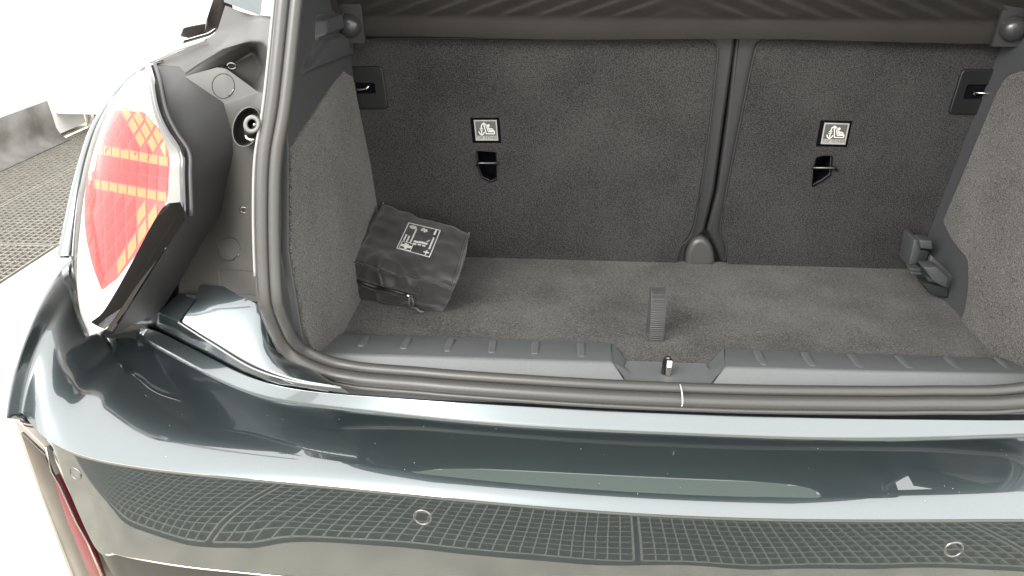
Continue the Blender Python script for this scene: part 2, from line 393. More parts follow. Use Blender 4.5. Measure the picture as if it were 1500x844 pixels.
sl['label'] = 'left half of the ribbed grey sill trim'; sr['label'] = 'right half of the ribbed grey sill trim'
# sloping notch cheeks
def cheek(parent, pts, m=PL_SILL):
    V = [P(u, v, Z=z) for u, v, z in pts]; mesh('notch_cheek', V, [tuple(range(len(V)))], m, parent, solid=.002)
V = [P(897, 502, Z=.690), P(897, 530, Z=.706), P(922, 563, Z=.690), P(948, 560, Z=.679), P(926, 541, Z=.681)]
mesh('notch_cheek', V, [(0, 1, 4), (1, 3, 4), (1, 2, 3)], PL_SILL, sl)
V = [P(1060, 510, Z=.690), P(1062, 537, Z=.706), P(1036, 568, Z=.690), P(1020, 565, Z=.679), P(1026, 545, Z=.681)]
mesh('notch_cheek', V, [(0, 1, 4), (1, 3, 4), (1, 2, 3)], PL_SILL, sr)
# notch floor with shallow tray
V = [P(918, 537, Z=.6805), P(1032, 541, Z=.6805), P(1052, 572, Z=.6805), P(905, 566, Z=.6805)]
mn = mesh('sill_middle', V, [(0, 1, 2, 3)], PL_SILL, car, solid=.01)
tray = [P(*q, Z=.6815)[:2] for q in [(927, 546), (1022, 549), (1016, 558), (1006, 562), (946, 560), (934, 556)]]
plate('latch_tray', rnd([tuple(p) for p in tray], .006), (0, 0, .6825), (1, 0, 0), (0, 1, 0), PL_DARK, mn, .002, .0006)
tray2 = [P(*q, Z=.683)[:2] for q in [(934, 552), (1016, 554), (1012, 558), (1004, 561), (948, 559), (938, 556)]]
plate('latch_tray_floor', rnd([tuple(p) for p in tray2], .004), (0, 0, .6842), (1, 0, 0), (0, 1, 0), mat('tray_grey', (.16, .165, .165), .4), mn, .001, .0003)
def capsule(p, q, w, h, name, m, parent):
    p, q = np.array(p), np.array(q); d = q-p; L = np.linalg.norm(d); d /= L; up_ = np.array([0, -.28, .96]); s = np.cross(d, up_); s /= np.linalg.norm(s); n = np.cross(s, d)
    if n[2] < 0: n = -n
    rows = []
    for (sc, hh) in ((1.25, -.0005), (1.0, h*.6), (.8, h), (.4, h)):
        r = []
        for k in range(24):
            a = 2*math.pi*k/24; c, s_ = math.cos(a), math.sin(a)
            r.append(p+d*(L/2+(L/2-w)*(1 if s_ > 0 else -1)+s_*w*sc)+s*c*w*sc+n*hh)
        rows.append(r)
    o = grid(name, rows, m, parent, closed=True)
    me = o.data; bm = bmesh.new(); bm.from_mesh(me); bm.verts.ensure_lookup_table(); bm.faces.new([bm.verts[72+k] for k in range(24)]); bmesh.ops.recalc_face_normals(bm, faces=bm.faces); bm.to_mesh(me); bm.free()
    for pp in me.polygons: pp.use_smooth = True
for (u0, v0, u1, v1, o_) in [(537, 494, 527, 508, sl), (598, 496, 590, 512, sl), (661, 497, 655, 516, sl), (723, 499, 720, 518, sl), (785, 501, 783, 520, sl), (851, 503, 852, 524, sl),
                            (1109, 515, 1119, 536, sr), (1178, 517, 1191, 538, sr), (1246, 519, 1262, 540, sr), (1315, 521, 1334, 541, sr), (1386, 523, 1408, 543, sr), (1460, 524, 1482, 544, sr)]:
    def on(u, v):
        a, b = P(u, v, Z=.690), P(u, v, Z=.706)
        # plane through back edge (y~0) and ridge
        yb = P(700, 494, Z=.69)[1]; yr = P(700, 524, Z=.706)[1]; n = np.array([0, .016, yb-yr]); n = np.array([0, (.706-.690), (yb-yr)])
        return PN(u, v, (0, yb, .690), (0, .016, yb-yr))
    capsule(on(u0, v0), on(u1, v1), .0052, .0022, 'grip_rib', PL_SILL, o_)
# striker pin
sp = empty  # (keeps the name short)
q0 = P(978, 556, Z=.683)
pin = tube('latch_striker', cat([q0+np.array([-.006, .004, 0]), q0+np.array([-.006, .003, .026]), q0+np.array([-.004, .001, .034]), q0+np.array([.0, -.001, .036])], 6), .0035, METAL_D, car)
tube('striker_pin', [q0, q0+np.array([0, 0, .033])], .0048, STEEL, pin, seg=18)

# ---- weatherstrip
Lp = [PT(u, v, -.115) for u, v in [(441, -120), (429, 0), (413, 150), (400, 230), (397, 300), (398, 380), (402, 440)]]
Lp += [P(412, 472, Z=.795), P(427, 502, Z=.757), P(446, 521, Z=.733), P(482, 537, Z=.713), P(520, 545, Z=.706), P(556, 549, Z=.703), P(610, 553, Z=.701), P(681, 559, Z=.70), P(850, 570, Z=.70)]
Lp = [p for p in Lp]; mid = np.array([0, -.120, .70])
path = cat(Lp+[mid]+[mirror(p) for p in Lp[::-1]], 8)
top_ = [np.array(Lp[0])+np.array([.02, .05, .10])]
def offs(path, da, dn):
    """offset in the opening plane (outwards from the opening) and along its normal"""
    out = []; n = len(path); nrm = Vector((0, -1, .25)).normalized()
    for i in range(n):
        t = Vector(path[min(i+1, n-1)]-path[max(i-1, 0)]).normalized()
        # at the sill the seal stands on a flatter flange
        nb = nrm.copy(); w = abs(t.x)
        nb = (nrm*(1-w)+Vector((0, -.45, .9))*w).normalized()
        o = t.cross(nb).normalized()
        if o.z > .3 or (abs(o.z) <= .3 and o.x*path[i][0] < 0): o = -o
        out.append(path[i]+np.array(o*da+nb*dn))
    return out
seal = tube('boot_seal', offs(path, -.0062, .004), .0080, RUBBER, car, seg=16)
tube('outer_lip', offs(path, .0105, .000), .0100, RUBBER, seal, seg=16)
tube('seal_core', offs(path, 0.001, -.004), .007, RUBBER_D, seal, seg=10)
tube('seal_flange', offs(path, .0215, -.004), .0035, RUBBER, seal, seg=8)
# joint mark on the seal
jl = [p for p in path if abs(p[0]) < .03]
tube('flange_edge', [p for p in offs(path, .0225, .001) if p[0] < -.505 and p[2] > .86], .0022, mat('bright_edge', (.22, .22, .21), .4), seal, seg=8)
js = []
for a in range(0, 13):
    an = math.radians(-40+a*14)
    c1 = np.array([.012, -.1285, .7035])
    js.append(c1+np.array([0, -.0215*math.cos(an)*1.0, .011*math.sin(an)]))
tube('joint_mark', js, .0009, WHITE_P, seal, seg=6)

# ---- seat backs
YS = .372
def ys(u, v, Y=YS): p = P(u, v, Y=Y); return (p[0], p[2])
def splate(name, pts, m, parent, depth, bevel, Y, r=0, holes=(), raw=False):
    q = pts if raw else [ys(*p, Y=Y) for p in pts]
    q = rnd(q, r)
    return plate(name, q, (0, Y, 0), (1, 0, 0), (0, 0, 1), m, parent, depth, bevel, [rnd([ys(*p, Y=Y) for p in h], .004, 3) for h in holes])
tl_hole = [(699, 222), (726, 224), (727, 262), (720, 266), (706, 260), (701, 246)]
tr_hole = [(1196, 232), (1204, 229), (1218, 229), (1216, 256), (1205, 264), (1190, 272), (1192, 248)]
sbl = splate('seat_back', [(480, 20), (1079, 20), (1079, 50), (1062, 170), (1047, 280), (1032, 340), (1006, 365), (1004, 400), (480, 400)], PL_SEAT, car, .05, .006, YS, r=.004, holes=[tl_hole])
sbr = splate('seat_back', [(1082, 20), (1530, 20), (1530, 410), (1063, 405), (1048, 365), (1035, 338), (1050, 280), (1065, 170)], PL_SEAT, car, .05, .006, YS, r=.004, holes=[tr_hole])
sbl['label'] = 'wide left seat back of the split bench'; sbr['label'] = 'narrow right seat back of the split bench'
ll_hole = [(500, 118), (553, 120), (553, 139), (500, 139)]
YF = YS-.008
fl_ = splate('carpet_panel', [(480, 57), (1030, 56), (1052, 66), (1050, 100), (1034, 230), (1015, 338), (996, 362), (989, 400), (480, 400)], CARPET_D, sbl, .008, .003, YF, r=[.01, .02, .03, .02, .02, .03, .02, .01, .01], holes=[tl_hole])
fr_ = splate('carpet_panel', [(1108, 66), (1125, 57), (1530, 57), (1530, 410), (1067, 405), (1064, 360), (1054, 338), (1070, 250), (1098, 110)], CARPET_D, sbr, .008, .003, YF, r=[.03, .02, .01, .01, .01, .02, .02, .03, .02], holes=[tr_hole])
# piping around the panels
def piping(pts, parent, Y=YF-.001, r=.0012):
    tube('panel_seam', [P(*q, Y=Y) for q in cat([(float(a), float(b)) for a, b in pts], 6)], r, RUBBER_D, parent, seg=6)
piping([(512, 57), (700, 56), (1000, 56), (1040, 60), (1051, 72), (1047, 120), (1034, 230), (1016, 334), (997, 362), (991, 383)], sbl)
piping([(1470, 59), (1300, 57), (1140, 57), (1116, 62), (1105, 80), (1088, 160), (1070, 250), (1055, 335), (1064, 358), (1062, 384)], sbr)
mesh('seat_gap', [P(1060, 20, Y=.40), P(1100, 20, Y=.40), P(1070, 400, Y=.40), P(1000, 400, Y=.40)], [(0, 1, 2, 3)], HEAD, car)
# release knob arch at the foot of the gap
pts = [(1004, 392), (1006, 372), (1013, 356), (1024, 349), (1034, 351), (1043, 361), (1047, 375), (1048, 392)]
q = [ys(*p, Y=.36) for p in cat([(float(a), float(b)) for a, b in pts], 4)]
plate('seat_hinge_cover', q, (0, .36, 0), (1, 0, 0), (0, 0, 1), mat('hinge_grey', (.05, .048, .046), .38), car, .03, .009)
# tether pockets, bars and labels
def pocket(parent, hole, bar, name='tether_pocket'):
    q = [ys(*p, Y=YF) for p in hole]; n = len(q)
    cx, cz = sum(a for a, b in q)/n, sum(b for a, b in q)/n
    q = [(cx+(a-cx)*1.04, cz+(b-cz)*1.04) for a, b in q]
    V = [(a, YF-.004, b) for a, b in q]+[(cx+(a-cx)*.92, YF+.045, cz+(b-cz)*.95) for a, b in q]
    pk = mesh(name, V, [(i, (i+1) % n, (i+1) % n+n, i+n) for i in range(n)]+[tuple(range(2*n-1, n-1, -1))], POCK, parent)
    tube('tether_bar', [P(*p, Y=YF-.010) for p in bar], .0024, METAL_D, parent, seg=10)
pocket(sbl, tl_hole, [(698, 243), (702, 239), (730, 239)])
pocket(sbr, tr_hole, [(1190, 246), (1222, 246), (1226, 250)])
def stroke(name, pts, w, Y, m, parent):
    V = []; Fc = []
    for i in range(len(pts)-1):
        a, b = np.array(pts[i], float), np.array(pts[i+1], float); d = b-a; L = np.linalg.norm(d)
        if L < 1e-9: continue
        d /= L; n = np.array([-d[1], d[0]])*w/2; k = len(V); e = d*w*.35
        for q in (a-e-n, b+e-n, b+e+n, a-e+n): V.append((q[0], Y-.0001*(i % 2), q[1]))
        Fc.append((k, k+1, k+2, k+3))
    return V, Fc
def label(parent, corners, sh):
    o = np.array(ys(*corners[3], Y=YF-.003)); w = np.array(ys(*corners[2], Y=YF-.003))-o; h = np.array(ys(*corners[0], Y=YF-.003))-o
    f = lambda a, b: tuple(o+w*a+h*b)
    Yl = YF-.0035
    def pl(nm, pts, m, dep, Y, bev=.0003): return plate(nm, [f(*p) for p in pts], (0, Y, 0), (1, 0, 0), (0, 0, 1), m, parent, dep, bev)
    lb = pl('tether_label', [(-.16, -.14), (1.12, -.14), (1.12, 1.10), (-.16, 1.10)], POCK, .002, YF-.0005)
    pl('label_plate', [(0, 0), (1, 0), (1, 1), (0, 1)], LABEL_D, .002, YF-.002, .0006)
    fr = [[(0, 0), (1, 0), (1, 1), (0, 1)], [(.055, .06), (.945, .06), (.945, .94), (.055, .94)]]
    plate('label_frame', [f(*p) for p in fr[0]], (0, Yl, 0), (1, 0, 0), (0, 0, 1), mat('silver_print', (.26, .25, .23), .5), parent, .0012, .0002, [[f(*p) for p in fr[1]]])
    plate('label_band', [f(*p) for p in [(.05, .04), (.95, .04), (.95, .24), (.05, .24)]], (0, Yl-.0003, 0), (1, 0, 0), (0, 0, 1), mat('silver_print', (.26, .25, .23), .5), parent, .0008, 0)
    c = f(.5, .14); wd = np.linalg.norm(w)
    t = plate('label_text', None, (c[0], Yl-.0006, c[1]), (1, 0, 0), (0, 0, 1), LABEL_D, parent, .0003, 0, text='TOP TETHER', size=wd*.165)
    V = []; Fc = []
    paths = [
        ([(.30, .33), (.30, .62), (.33, .78), (.42, .86), (.51, .80), (.54, .70)], .05),
        ([(.30, .33), (.24, .33)], .05), ([(.18, .44), (.22, .34), (.30, .28), (.38, .34), (.42, .42)], .05), ([(.24, .52), (.36, .52)], .035), ([(.24, .60), (.36, .60)], .035),
        ([(.42, .78), (.50, .34), (.86, .34), (.87, .44), (.60, .44), (.50, .78), (.42, .78)], .045),
        ([(.60, .66), (.66, .50), (.84, .50)], .05), ([(.66, .60), (.80, .56)], .045)]
    for ps_, wd_ in paths:
        a, b = stroke('', [f(*p) for p in ps_], wd_*wd, Yl-.0006, None, None); k = len(V); V += a; Fc += [tuple(i+k for i in q) for q in b]
    hx = f(.62, .74); k = len(V)
    for i in range(12): a = i*math.pi/6; V.append((hx[0]+.06*wd*math.cos(a), Yl-.0007, hx[1]+.06*wd*math.sin(a)))
    Fc.append(tuple(range(k, k+12)))
    mesh('label_pictogram', V, Fc, WHITE_P, parent)
label(sbl, [(694, 176), (728, 176), (730, 206), (697, 206)], 0)
label(sbr, [(1208, 180), (1246, 181), (1238, 212), (1202, 211)], 0)
# latch bezels
def bezel(parent, outl, hole, lev, flip):
    Yb = YF-.005
    q = rnd([ys(*p, Y=Yb) for p in outl], .008); h = rnd([ys(*p, Y=Yb) for p in hole], .004)
    bz = plate('latch_bezel', q, (0, Yb, 0), (1, 0, 0), (0, 0, 1), mat('bezel_black', (.008, .0085, .0095), .4, spec=.35), parent, .006, .0022, [h])
    plate('latch_recess', [ys(*p, Y=Yb+.0) for p in [(hole[0][0]-2, hole[0][1]-2), (hole[1][0]+2, hole[1][1]-2), (hole[2][0]+2, hole[2][1]+2), (hole[3][0]-2, hole[3][1]+2)]], (0, YF-.0012, 0), (1, 0, 0), (0, 0, 1), POCK, parent, .002, 0)  # flat near-black plate: shade of the recess given as colour
    tube('latch_bar', [P(*p, Y=Yb-.004) for p in lev], .0022, STEEL, parent, seg=10)
bezel(sbl, [(500, 97), (560, 98), (569, 160), (500, 160)], [(500, 118), (550, 120), (553, 139), (500, 139)], [(505, 133), (520, 132), (537, 130), (540, 126)], 1)
bezel(sbr, [(1410, 102), (1500, 102), (1500, 169), (1389, 168)], [(1418, 125), (1500, 125), (1500, 145), (1412, 145)], [(1428, 139), (1426, 135), (1450, 137), (1480, 138)], 1)

# ---- raised parcel shelf
rows = []
for j in range(80):
    b = (j/79)**1.8; r = []
    for i in range(301):
        a = i/300; x = -.56+1.15*a
        if b < .14: z = 1.098+.030*b/.14; y = .335-.003*math.sin(b/.14*math.pi); d = 0
        else:
            t = (b-.14)/.86; z = 1.130+.26*t; y = .335-.17*t-.0*t
            sg = 1 if x > .03 else -1; ph = (abs(x-.03)+.26*t*2.6)/.062
            saw = ph % 1; saw = saw/.8 if saw < .8 else (1-saw)/.2
            d = .010*min(1, t*25+.1)*saw*min(1, abs(x-.03)/.08)+.002*noise.noise(Vector((x*30, t*20, 0)))
        zz = z + .004*noise.noise(Vector((x*3, 0, 0)))*(b < .14)
        r.append((x, y-d*.8, zz+d*.4))
    rows.append(r)
rows.insert(0, [(p[0], p[1]+.03, p[2]+.004) for p in rows[0]])
sh = grid('parcel_shelf', rows, SHELF, car)
for s, (u, v) in ((-1, (512, 38)), (1, (1484, 42))):
    c = P(u, v, Y=.315)
    rws = []
    for a, rr in ((.0, .020), (.004, .0195), (.010, .017), (.0145, .012), (.0165, .006), (.017, .0005)):
        rws.append([c+np.array([rr*math.cos(k*math.pi/12), -a, rr*math.sin(k*math.pi/12)]) for k in range(24)])
    pv = grid('shelf_pivot', rws, mat('pivot_plastic', (.03, .03, .03), .22), car, closed=True)
    mesh('pivot_bracket', [c+np.array(q) for q in [(-.024*1, .002, -.028), (.024, .002, -.028), (.022, .002, .034), (-.022, .002, .034)]], [(0, 1, 2, 3)], mat('pivot_plastic', (.03, .03, .03), .3), pv, solid=.006)
    mesh('pivot_arm', [c+np.array([s*q[0], q[1], q[2]]) for q in [(.006, -.01, .015), (.022, -.01, .012), (.075, -.02, .12), (.045, -.02, .13)]], [(0, 1, 2, 3)], SHELF, pv, solid=.006)
    tube('pivot_clip', [c+np.array([s*.022, -.012, .03]), c+np.array([s*.022, -.016, .0]), c+np.array([s*.014, -.016, -.012])], .002, METAL_D, pv, seg=6)

# ================================================================ bodywork
# ---- bumper loft (left half traced, mirrored for the right half)
Crow = [np.array([-.862, .55, .90]), np.array([-.872, .25, .875]), P(103, 374, X=-.868), P(104, 430, X=-.866), P(121, 470, X=-.86), P(145, 492, X=-.845), P(166, 522, Z=.685), P(190, 557, Z=.664), P(230, 602, Z=.650), P(280, 634, Z=.643), P(350, 654, Z=.638), P(425, 668, Z=.635), P(560, 690, Z=.631), P(700, 706, Z=.629), P(850, 718, Z=.628)]
Drow = [np.array([-.905, .55, .72]), np.array([-.915, .20, .70]), P(24, 590, X=-.912), P(34, 606, Z=.655), P(55, 632, Z=.645), P(75, 648, Z=.638), P(100, 661, Z=.633), P(130, 672, Z=.629), P(170, 679, Z=.626), P(240, 687, Z=.622), P(330, 697, Z=.619), P(410, 706, Z=.617), P(550, 720, Z=.614), P(695, 735, Z=.613), P(848, 746, Z=.612)]
Crow.append(np.array([0, P(1000, 727, Z=.628)[1], .628])); Drow.append(np.array([0, P(1000, 755, Z=.612)[1]-.001, .612]))
B2row = [c+np.array([0, .0, .0]) for c in Crow[:6]]
b2 = [(158, 497), (200, 492), (247, 518), (285, 540), (335, 566), (400, 588), (500, 600), (700, 621), (850, 630)]
B2row = [Crow[0]+np.array([.01, 0, .004]), Crow[1]+np.array([.01, 0, .004]), Crow[2]+np.array([.008, .004, .004]), Crow[3]+np.array([.006, .004, .004]), Crow[4]+np.array([.006, .003, .004]), Crow[5]+np.array([.006, .004, .004])]
zz_ = [.700, .689, .674, .666, .660, .655, .653, .651, .651]
B2row += [P(*q, Z=z) for q, z in zip(b2, zz_)]
B2row.append(np.array([0, P(1000, 636, Z=.651)[1], .651]))
def fair(row, x0=.84):
    # smooth the traced rear edge with an even polynomial so that its reflections run clean
    A = [p for p in row if abs(p[0]) < x0+.03]
    xs = np.array([p[0] for p in A]); M = np.stack([xs**0, xs**2, xs**4, xs**8], 1)
    cy = np.linalg.lstsq(M, np.array([p[1] for p in A]), rcond=None)[0]; cz = np.linalg.lstsq(M, np.array([p[2] for p in A]), rcond=None)[0]
    out = []
    for p in row:
        w = min(1, max(0, (x0-abs(p[0]))/.10)); m = np.array([1, p[0]**2, p[0]**4, p[0]**8])
        out.append(np.array([p[0], p[1]*(1-w)+w*float(m @ cy), p[2]*(1-w)+w*float(m @ cz)]))
    return out
Drow, Crow = fair(Drow), fair(Crow, .66)
def full(row, n=8):
    L = cat(row, n); return L+[mirror(p) for p in L[::-1][1:]]
def mixrow(a, b, t): return [x*(1-t)+y*t for x, y in zip(a, b)]
def relax(L, n=25):
    A = np.array(L); O = A.copy(); k_ = np.clip((.86-abs(O[:, :1]))/.05, 0, 1)
    for _ in range(n): A[1:-1] = A[1:-1]*.5+(A[:-2]+A[2:])*.25
    A = A*k_+O*(1-k_); return [a for a in A]
CR, DR, BR = relax(full(Crow), 160), relax(full(Drow), 60), relax(full(B2row), 60)
def ctrl(c, d):
    k = min(1, max(0, (c[2]-.63)/.10))           # haunch bulges more at the corner
    m = (c+d)/2; out_ = np.array([d[0], d[1], c[2]])
    w = .28+.06*k
    return m*(1-w)+out_*w
M1 = [ctrl(c, d) for c, d in zip(CR, DR)]
rows = []
# ledge: slightly dished
for t in (0, .25, .5, .75, .97):
    r = []
    for b, c in zip(BR, CR):
        p = b*(1-t)+c*t; dd = min(.0017, np.linalg.norm(b-c)*.02); p = p+np.array([0, 0, dd*4*t*(1-t)]); r.append(p)
    rows.append(r)
rows.append(CR)
for t in (.02, .1, .2, .3, .4, .5, .6, .7, .8, .9, .97):
    rows.append([(1-t)**2*c+2*t*(1-t)*m+t*t*d for c, m, d in zip(CR, M1, DR)])
rows.append(DR)
bumper = grid('bumper', rows, PAINT, car)
# lip strip above the ledge
lt_px = [(205, 483, .704), (226, 484, .698), (262, 502, .690), (300, 521, .684), (350, 547, .678), (400, 566, .675), (470, 577, .673), (560, 583, .672), (700, 592, .672), (850, 600, .672)]
LT = [P(u, v, Z=z) for u, v, z in lt_px]+[np.array([0, P(1000, 607, Z=.672)[1], .672])]
LB = [P(u, v, Z=z) for u, v, z in [(200, 492, .690), (215, 501, .686), (250, 520, .675), (287, 541, .667), (336, 566, .660), (388, 585, .656), (450, 595, .654), (545, 605, .653), (700, 621, .652), (850, 630, .652)]]+[np.array([0, P(1000, 636, Z=.652)[1], .652])]
LT, LB = relax(full(LT)), relax(full(LB))
off = np.array([0, 0, .0012])
inn = [p+np.array([0, .006, -.018]) for p in LT]
lr = [inn]
for t in (0, .04, .12, .5, .9, .97, 1.0):
    h = .0022 if 0 < t < 1 else .0
    wv = 1
    lr.append([a*(1-t)+b*t+off+np.array([0, 0, h]) for a, b in zip(LT, LB)])
lr.append([b+np.array([0, -.001, -.004]) for b in LB])
grid('bumper_lip', lr, PAINT, bumper)
grid('shut_gap', [[p+np.array([0, .03, -.012]) for p in LT], [p+np.array([0, .002, -.012]) for p in LT]], HEAD, car)
# vertical face
Erow = [np.array([-.90, .55, .50]), np.array([-.91, .20, .50]), P(22, 640, X=-.905), P(40, 655, X=-.89)]
EC = [(20, 640), (60, 660), (93, 678), (104, 715), (125, 770), (150, 803), (180, 822), (240, 838), (330, 850), (540, 868), (850, 890), (1100, 900)]
def proj(p):
    q = np.array(p)-C; z = q @ fw; return CX+F*(q @ rt)/z, CY-F*(q @ up)/z
Erow = Erow[:2]
for i, d in enumerate(Drow[2:]):
    if i < 3: Erow.append(d+np.array([.010, .012, -.022-.004*i])); continue
    base_ = d+np.array([.0, .0035, 0]); z = d[2]-.01; hit_ = d[2]-.165
    while z > d[2]-.165:
        u, v = proj([base_[0], base_[1], z])
        if v > np.interp(u, [e[0] for e in EC], [e[1] for e in EC]): hit_ = z; break
        z -= .001
    Erow.append(np.array([base_[0], base_[1], max(hit_, .44)]))
ER = full(Erow)
fr = []
D2 = [d+np.array([0, .0035, -.0035]) for d in DR]
for t in (0, .03, .08, .14, .2, .27, .35, .42, .5, .65, .8, .92, 1.0):
    r = []
    for i, (d, e) in enumerate(zip(D2, ER)):
        p = d*(1-t)+e*t
        p = p+np.array([0, .34*(.075**2-max(0, .075-(d[2]-p[2]))**2)*-1-.048*min(1.1, abs(d[0])/.7)*(d[2]-p[2]), 0])
        p = p+np.array([0, .00012*noise.noise(Vector((p[0]*9, p[2]*16, 2))), 0])
        r.append(p)
    fr.append(r)
fr.insert(0, [d+np.array([0, .0, -.0006]) for d in DR])
face = grid('bumper_face', fr, PAINT, bumper)
# chrome line and lower skirt
tube('bumper_seam', [p+np.array([0, .0, -.002]) for p in ER[16:-16]], .0032, GLOSSBLK, bumper, seg=8)
tube('bumper_trim_line', [p+np.array([0, -.003, -.008]) for p in ER[16:-16]], .0016, STEEL, bumper, seg=8)
sk = []
for t in (0, .3, .6, 1):
    sk.append([e+np.array([0, .004+.10*t*t-.015*t, -.012-.22*t]) for e in ER[24:-24]])
grid('lower_skirt', sk, mat('skirt_black', (.014, .0135, .0135), .45), bumper)
# parking sensors
bt = bvh(face)
for u, v, r0 in ((619, 758, .0125), (1397, 805, .0125), (111, 694, .010)):
    p = hit(bt, u, v); nrm = Vector((0, -1, 0))
    d = Vector(ray(u, v)).normalized(); rc = bt.ray_cast(Vector(C), d); nrm = rc[1] if rc[1].dot(d) < 0 else -rc[1]
    ax = nrm.orthogonal().normalized(); ay = nrm.cross(ax)
    rws = []
    for rr, hh in ((r0*1.04, -.002), (r0, .0008), (r0*.9, .0014), (r0*.8, .0008), (r0*.78, -.001)):
        rws.append([Vector(p)+nrm*hh+(ax*math.cos(k*math.pi/16)+ay*math.sin(k*math.pi/16))*rr for k in range(32)])
    sn = grid('sensor_ring', rws, mat('sensor_ring_silver', (.16, .16, .155), .25, .8), bumper, closed=True)
    V = [Vector(p)+nrm*.0004+(ax*math.cos(k*math.pi/16)+ay*math.sin(k*math.pi/16))*r0*.8 for k in range(32)]
    mesh('parking_sensor', V, [tuple(range(32))], PAINT, bumper)

# ---- corner air curtain with red reflector
def slab(name, pts, m, parent, depth=.012, bevel=.001, dirv=(.6, .8, 0)):
    f = [np.array(p) for p in pts]; b = [p+np.array(dirv)*depth for p in f]; n = len(f)
    return mesh(name, f+b, [tuple(range(n)), tuple(range(2*n-1, n-1, -1))]+[(i, (i+1) % n, (i+1) % n+n, i+n) for i in range(n)], m, parent, bevel=bevel)
def vp(u, v, l=0): return PN(u, v, (-.86+l*.3, -.165+l*.95, .55), (-.38, -.92, -.03))
cornr = slab('corner_trim', [vp(20, 612), vp(64, 655), vp(70, 668), vp(120, 770), vp(152, 850), vp(170, 900), vp(125, 900), vp(102, 844), vp(60, 730), vp(34, 660)], mat('beige_trim', (.20, .185, .16), .3), car, .03, .002)
slab('air_curtain_grille', [vp(30, 634, -.004), vp(66, 668, -.004), vp(84, 712, -.004), vp(127, 812, -.004), vp(145, 860, -.004), vp(160, 900, -.004), vp(130, 900, -.004), vp(107, 844, -.004), vp(60, 722, -.004)], mat('brown_black_gloss', (.03, .024, .020), .2), cornr, .006, .001)
slab('black_wedge', [vp(65, 655, -.010), vp(91, 672, -.010), vp(103, 722, -.010), vp(128, 790, -.010), vp(149, 850, -.010), vp(142, 850, -.010), vp(100, 756, -.010), vp(74, 690, -.010)], mat('wedge_black', (.008, .008, .009), .4), cornr, .008, .001)
slab('red_reflector', [vp(77, 697, -.016), vp(88, 712, -.016), vp(112, 765, -.016), vp(128, 795, -.016), vp(152, 856, -.016), vp(136, 856, -.016), vp(118, 815, -.016), vp(97, 762, -.016)], REFL, cornr, .008, .002)
tube('reflector_edge', [vp(*q, -.017) for q in [(66, 656), (76, 690), (88, 712), (112, 765), (128, 793), (150, 846)]], .0018, STEEL, cornr, seg=6)

# ---- tail lamp
inner = [PT(u, v, c) for u, v, c in [(216, 94, .02), (221, 120, -.03), (232, 165, -.07), (248, 198, -.09), (265, 226, -.105), (266, 262, -.11), (264, 300, -.115), (250, 325, -.118), (231, 358, -.12), (200, 415, -.12), (172, 460, -.12), (150, 487, -.12)]]
outer = [P(u, v, X=x) for u, v, x in [(213, 96, -.74), (196, 112, -.80), (170, 140, -.835), (148, 172, -.85), (134, 205, -.858), (122, 245, -.862), (113, 290, -.865), (108, 330, -.866), (104, 375, -.867), (104, 415, -.866), (113, 455, -.862), (138, 485, -.85)]]
IN, OU = cat(inner, 4), cat(outer, 4)
def lampsurf(l, n=14):
    rows = []
    for a, b in zip(IN, OU):
        r = []
        m = np.array([b[0]*.72+a[0]*.28, a[1]*.85+b[1]*.15, (a[2]+b[2])/2])
        m = m+np.array([.25, .6, 0])*l*1.0; a2 = a+np.array([0, 1, 0])*l; b2 = b+np.array([1, 0, 0])*l
        for k in range(n+1):
            t = k/n; r.append((1-t)**2*a2+2*t*(1-t)*m+t*t*b2)
        rows.append(r)
    return rows
tlamp = grid('tail_lamp', lampsurf(.010), mat('lamp_housing_white', (.62, .60, .58), .3), car)
lb = bvh(tlamp)
def drape_poly(name, pts, tree, m, parent, lift=.001, sub=1):
    V = [hit(tree, u, v, lift) for u, v in pts]
    if any(p is None for p in V): return None
    V2 = [p-(np.array(ray(*q))*-0) for p, q in zip(V, pts)]
    return mesh(name, V, [tuple(range(len(V)))], m, parent)
# red field
NRr = 14
def lerp(a, b, t): return a+(b-a)*t
leftx = cat([(158., 160.), (140., 205.), (130., 250.), (125., 300.), (127., 345.), (137., 390.), (150., 425.)], 6)
rightx = cat([(212., 165.), (240., 200.), (249., 240.), (247., 280.), (236., 312.), (205., 365.), (172., 408.)], 6)
fld = []
for (a, b) in zip(leftx, rightx):
    r_ = [hit(lb, lerp(a[0], b[0], k/12), lerp(a[1], b[1]+0, k/12), .0012) for k in range(13)]
    g_ = [p for p in r_ if p is not None]
    if not g_: continue
    for k in range(13):
        if r_[k] is None: r_[k] = g_[0] if k < 6 else g_[-1]
    fld.append(r_)
ok = all(p is not None for r in fld for p in r)
if ok: grid('red_light_guide', fld, LAMP_RED, tlamp)
def bx_(y): # x of lamp field edges at row y
    L = np.interp(y, [p[1] for p in leftx], [p[0] for p in leftx]); R = np.interp(y, [p[1] for p in rightx], [p[0] for p in rightx]); return L, R
def tilerow(y0, yl, dip, h, n, m, nm, x0=None, x1=None):
    L, R = bx_(yl); L = L-3 if x0 is None else x0; R = R if x1 is None else x1
    # perspective: tiles get wider to the right
    t = [(i/n)**1.12 for i in range(n+1)]
    for i in range(n):
        xa, xb = lerp(L, R, t[i])+.9, lerp(L, R, t[i+1])-.9
        f = lambda x: y0+dip*((x-L)/(R-L))
        drape_poly(nm, [(xa, f(xa)), (xb, f(xb)), (xb+.3, f(xb)+h), (xa-.3, f(xa)+h)], lb, m, tlamp, .002)
tilerow(212, 222, 19, 13, 8, LAMP_ORG, 'orange_tile', 143, 248)
tilerow(263, 275, 20, 13, 8, LAMP_ORG, 'orange_tile', 139, 246)
tilerow(227, 240, 18, 17, 8, LAMP_RED2, 'red_tile', 143, 248)
tilerow(245, 252, 18, 17, 8, LAMP_RED2, 'red_tile', 141, 247)
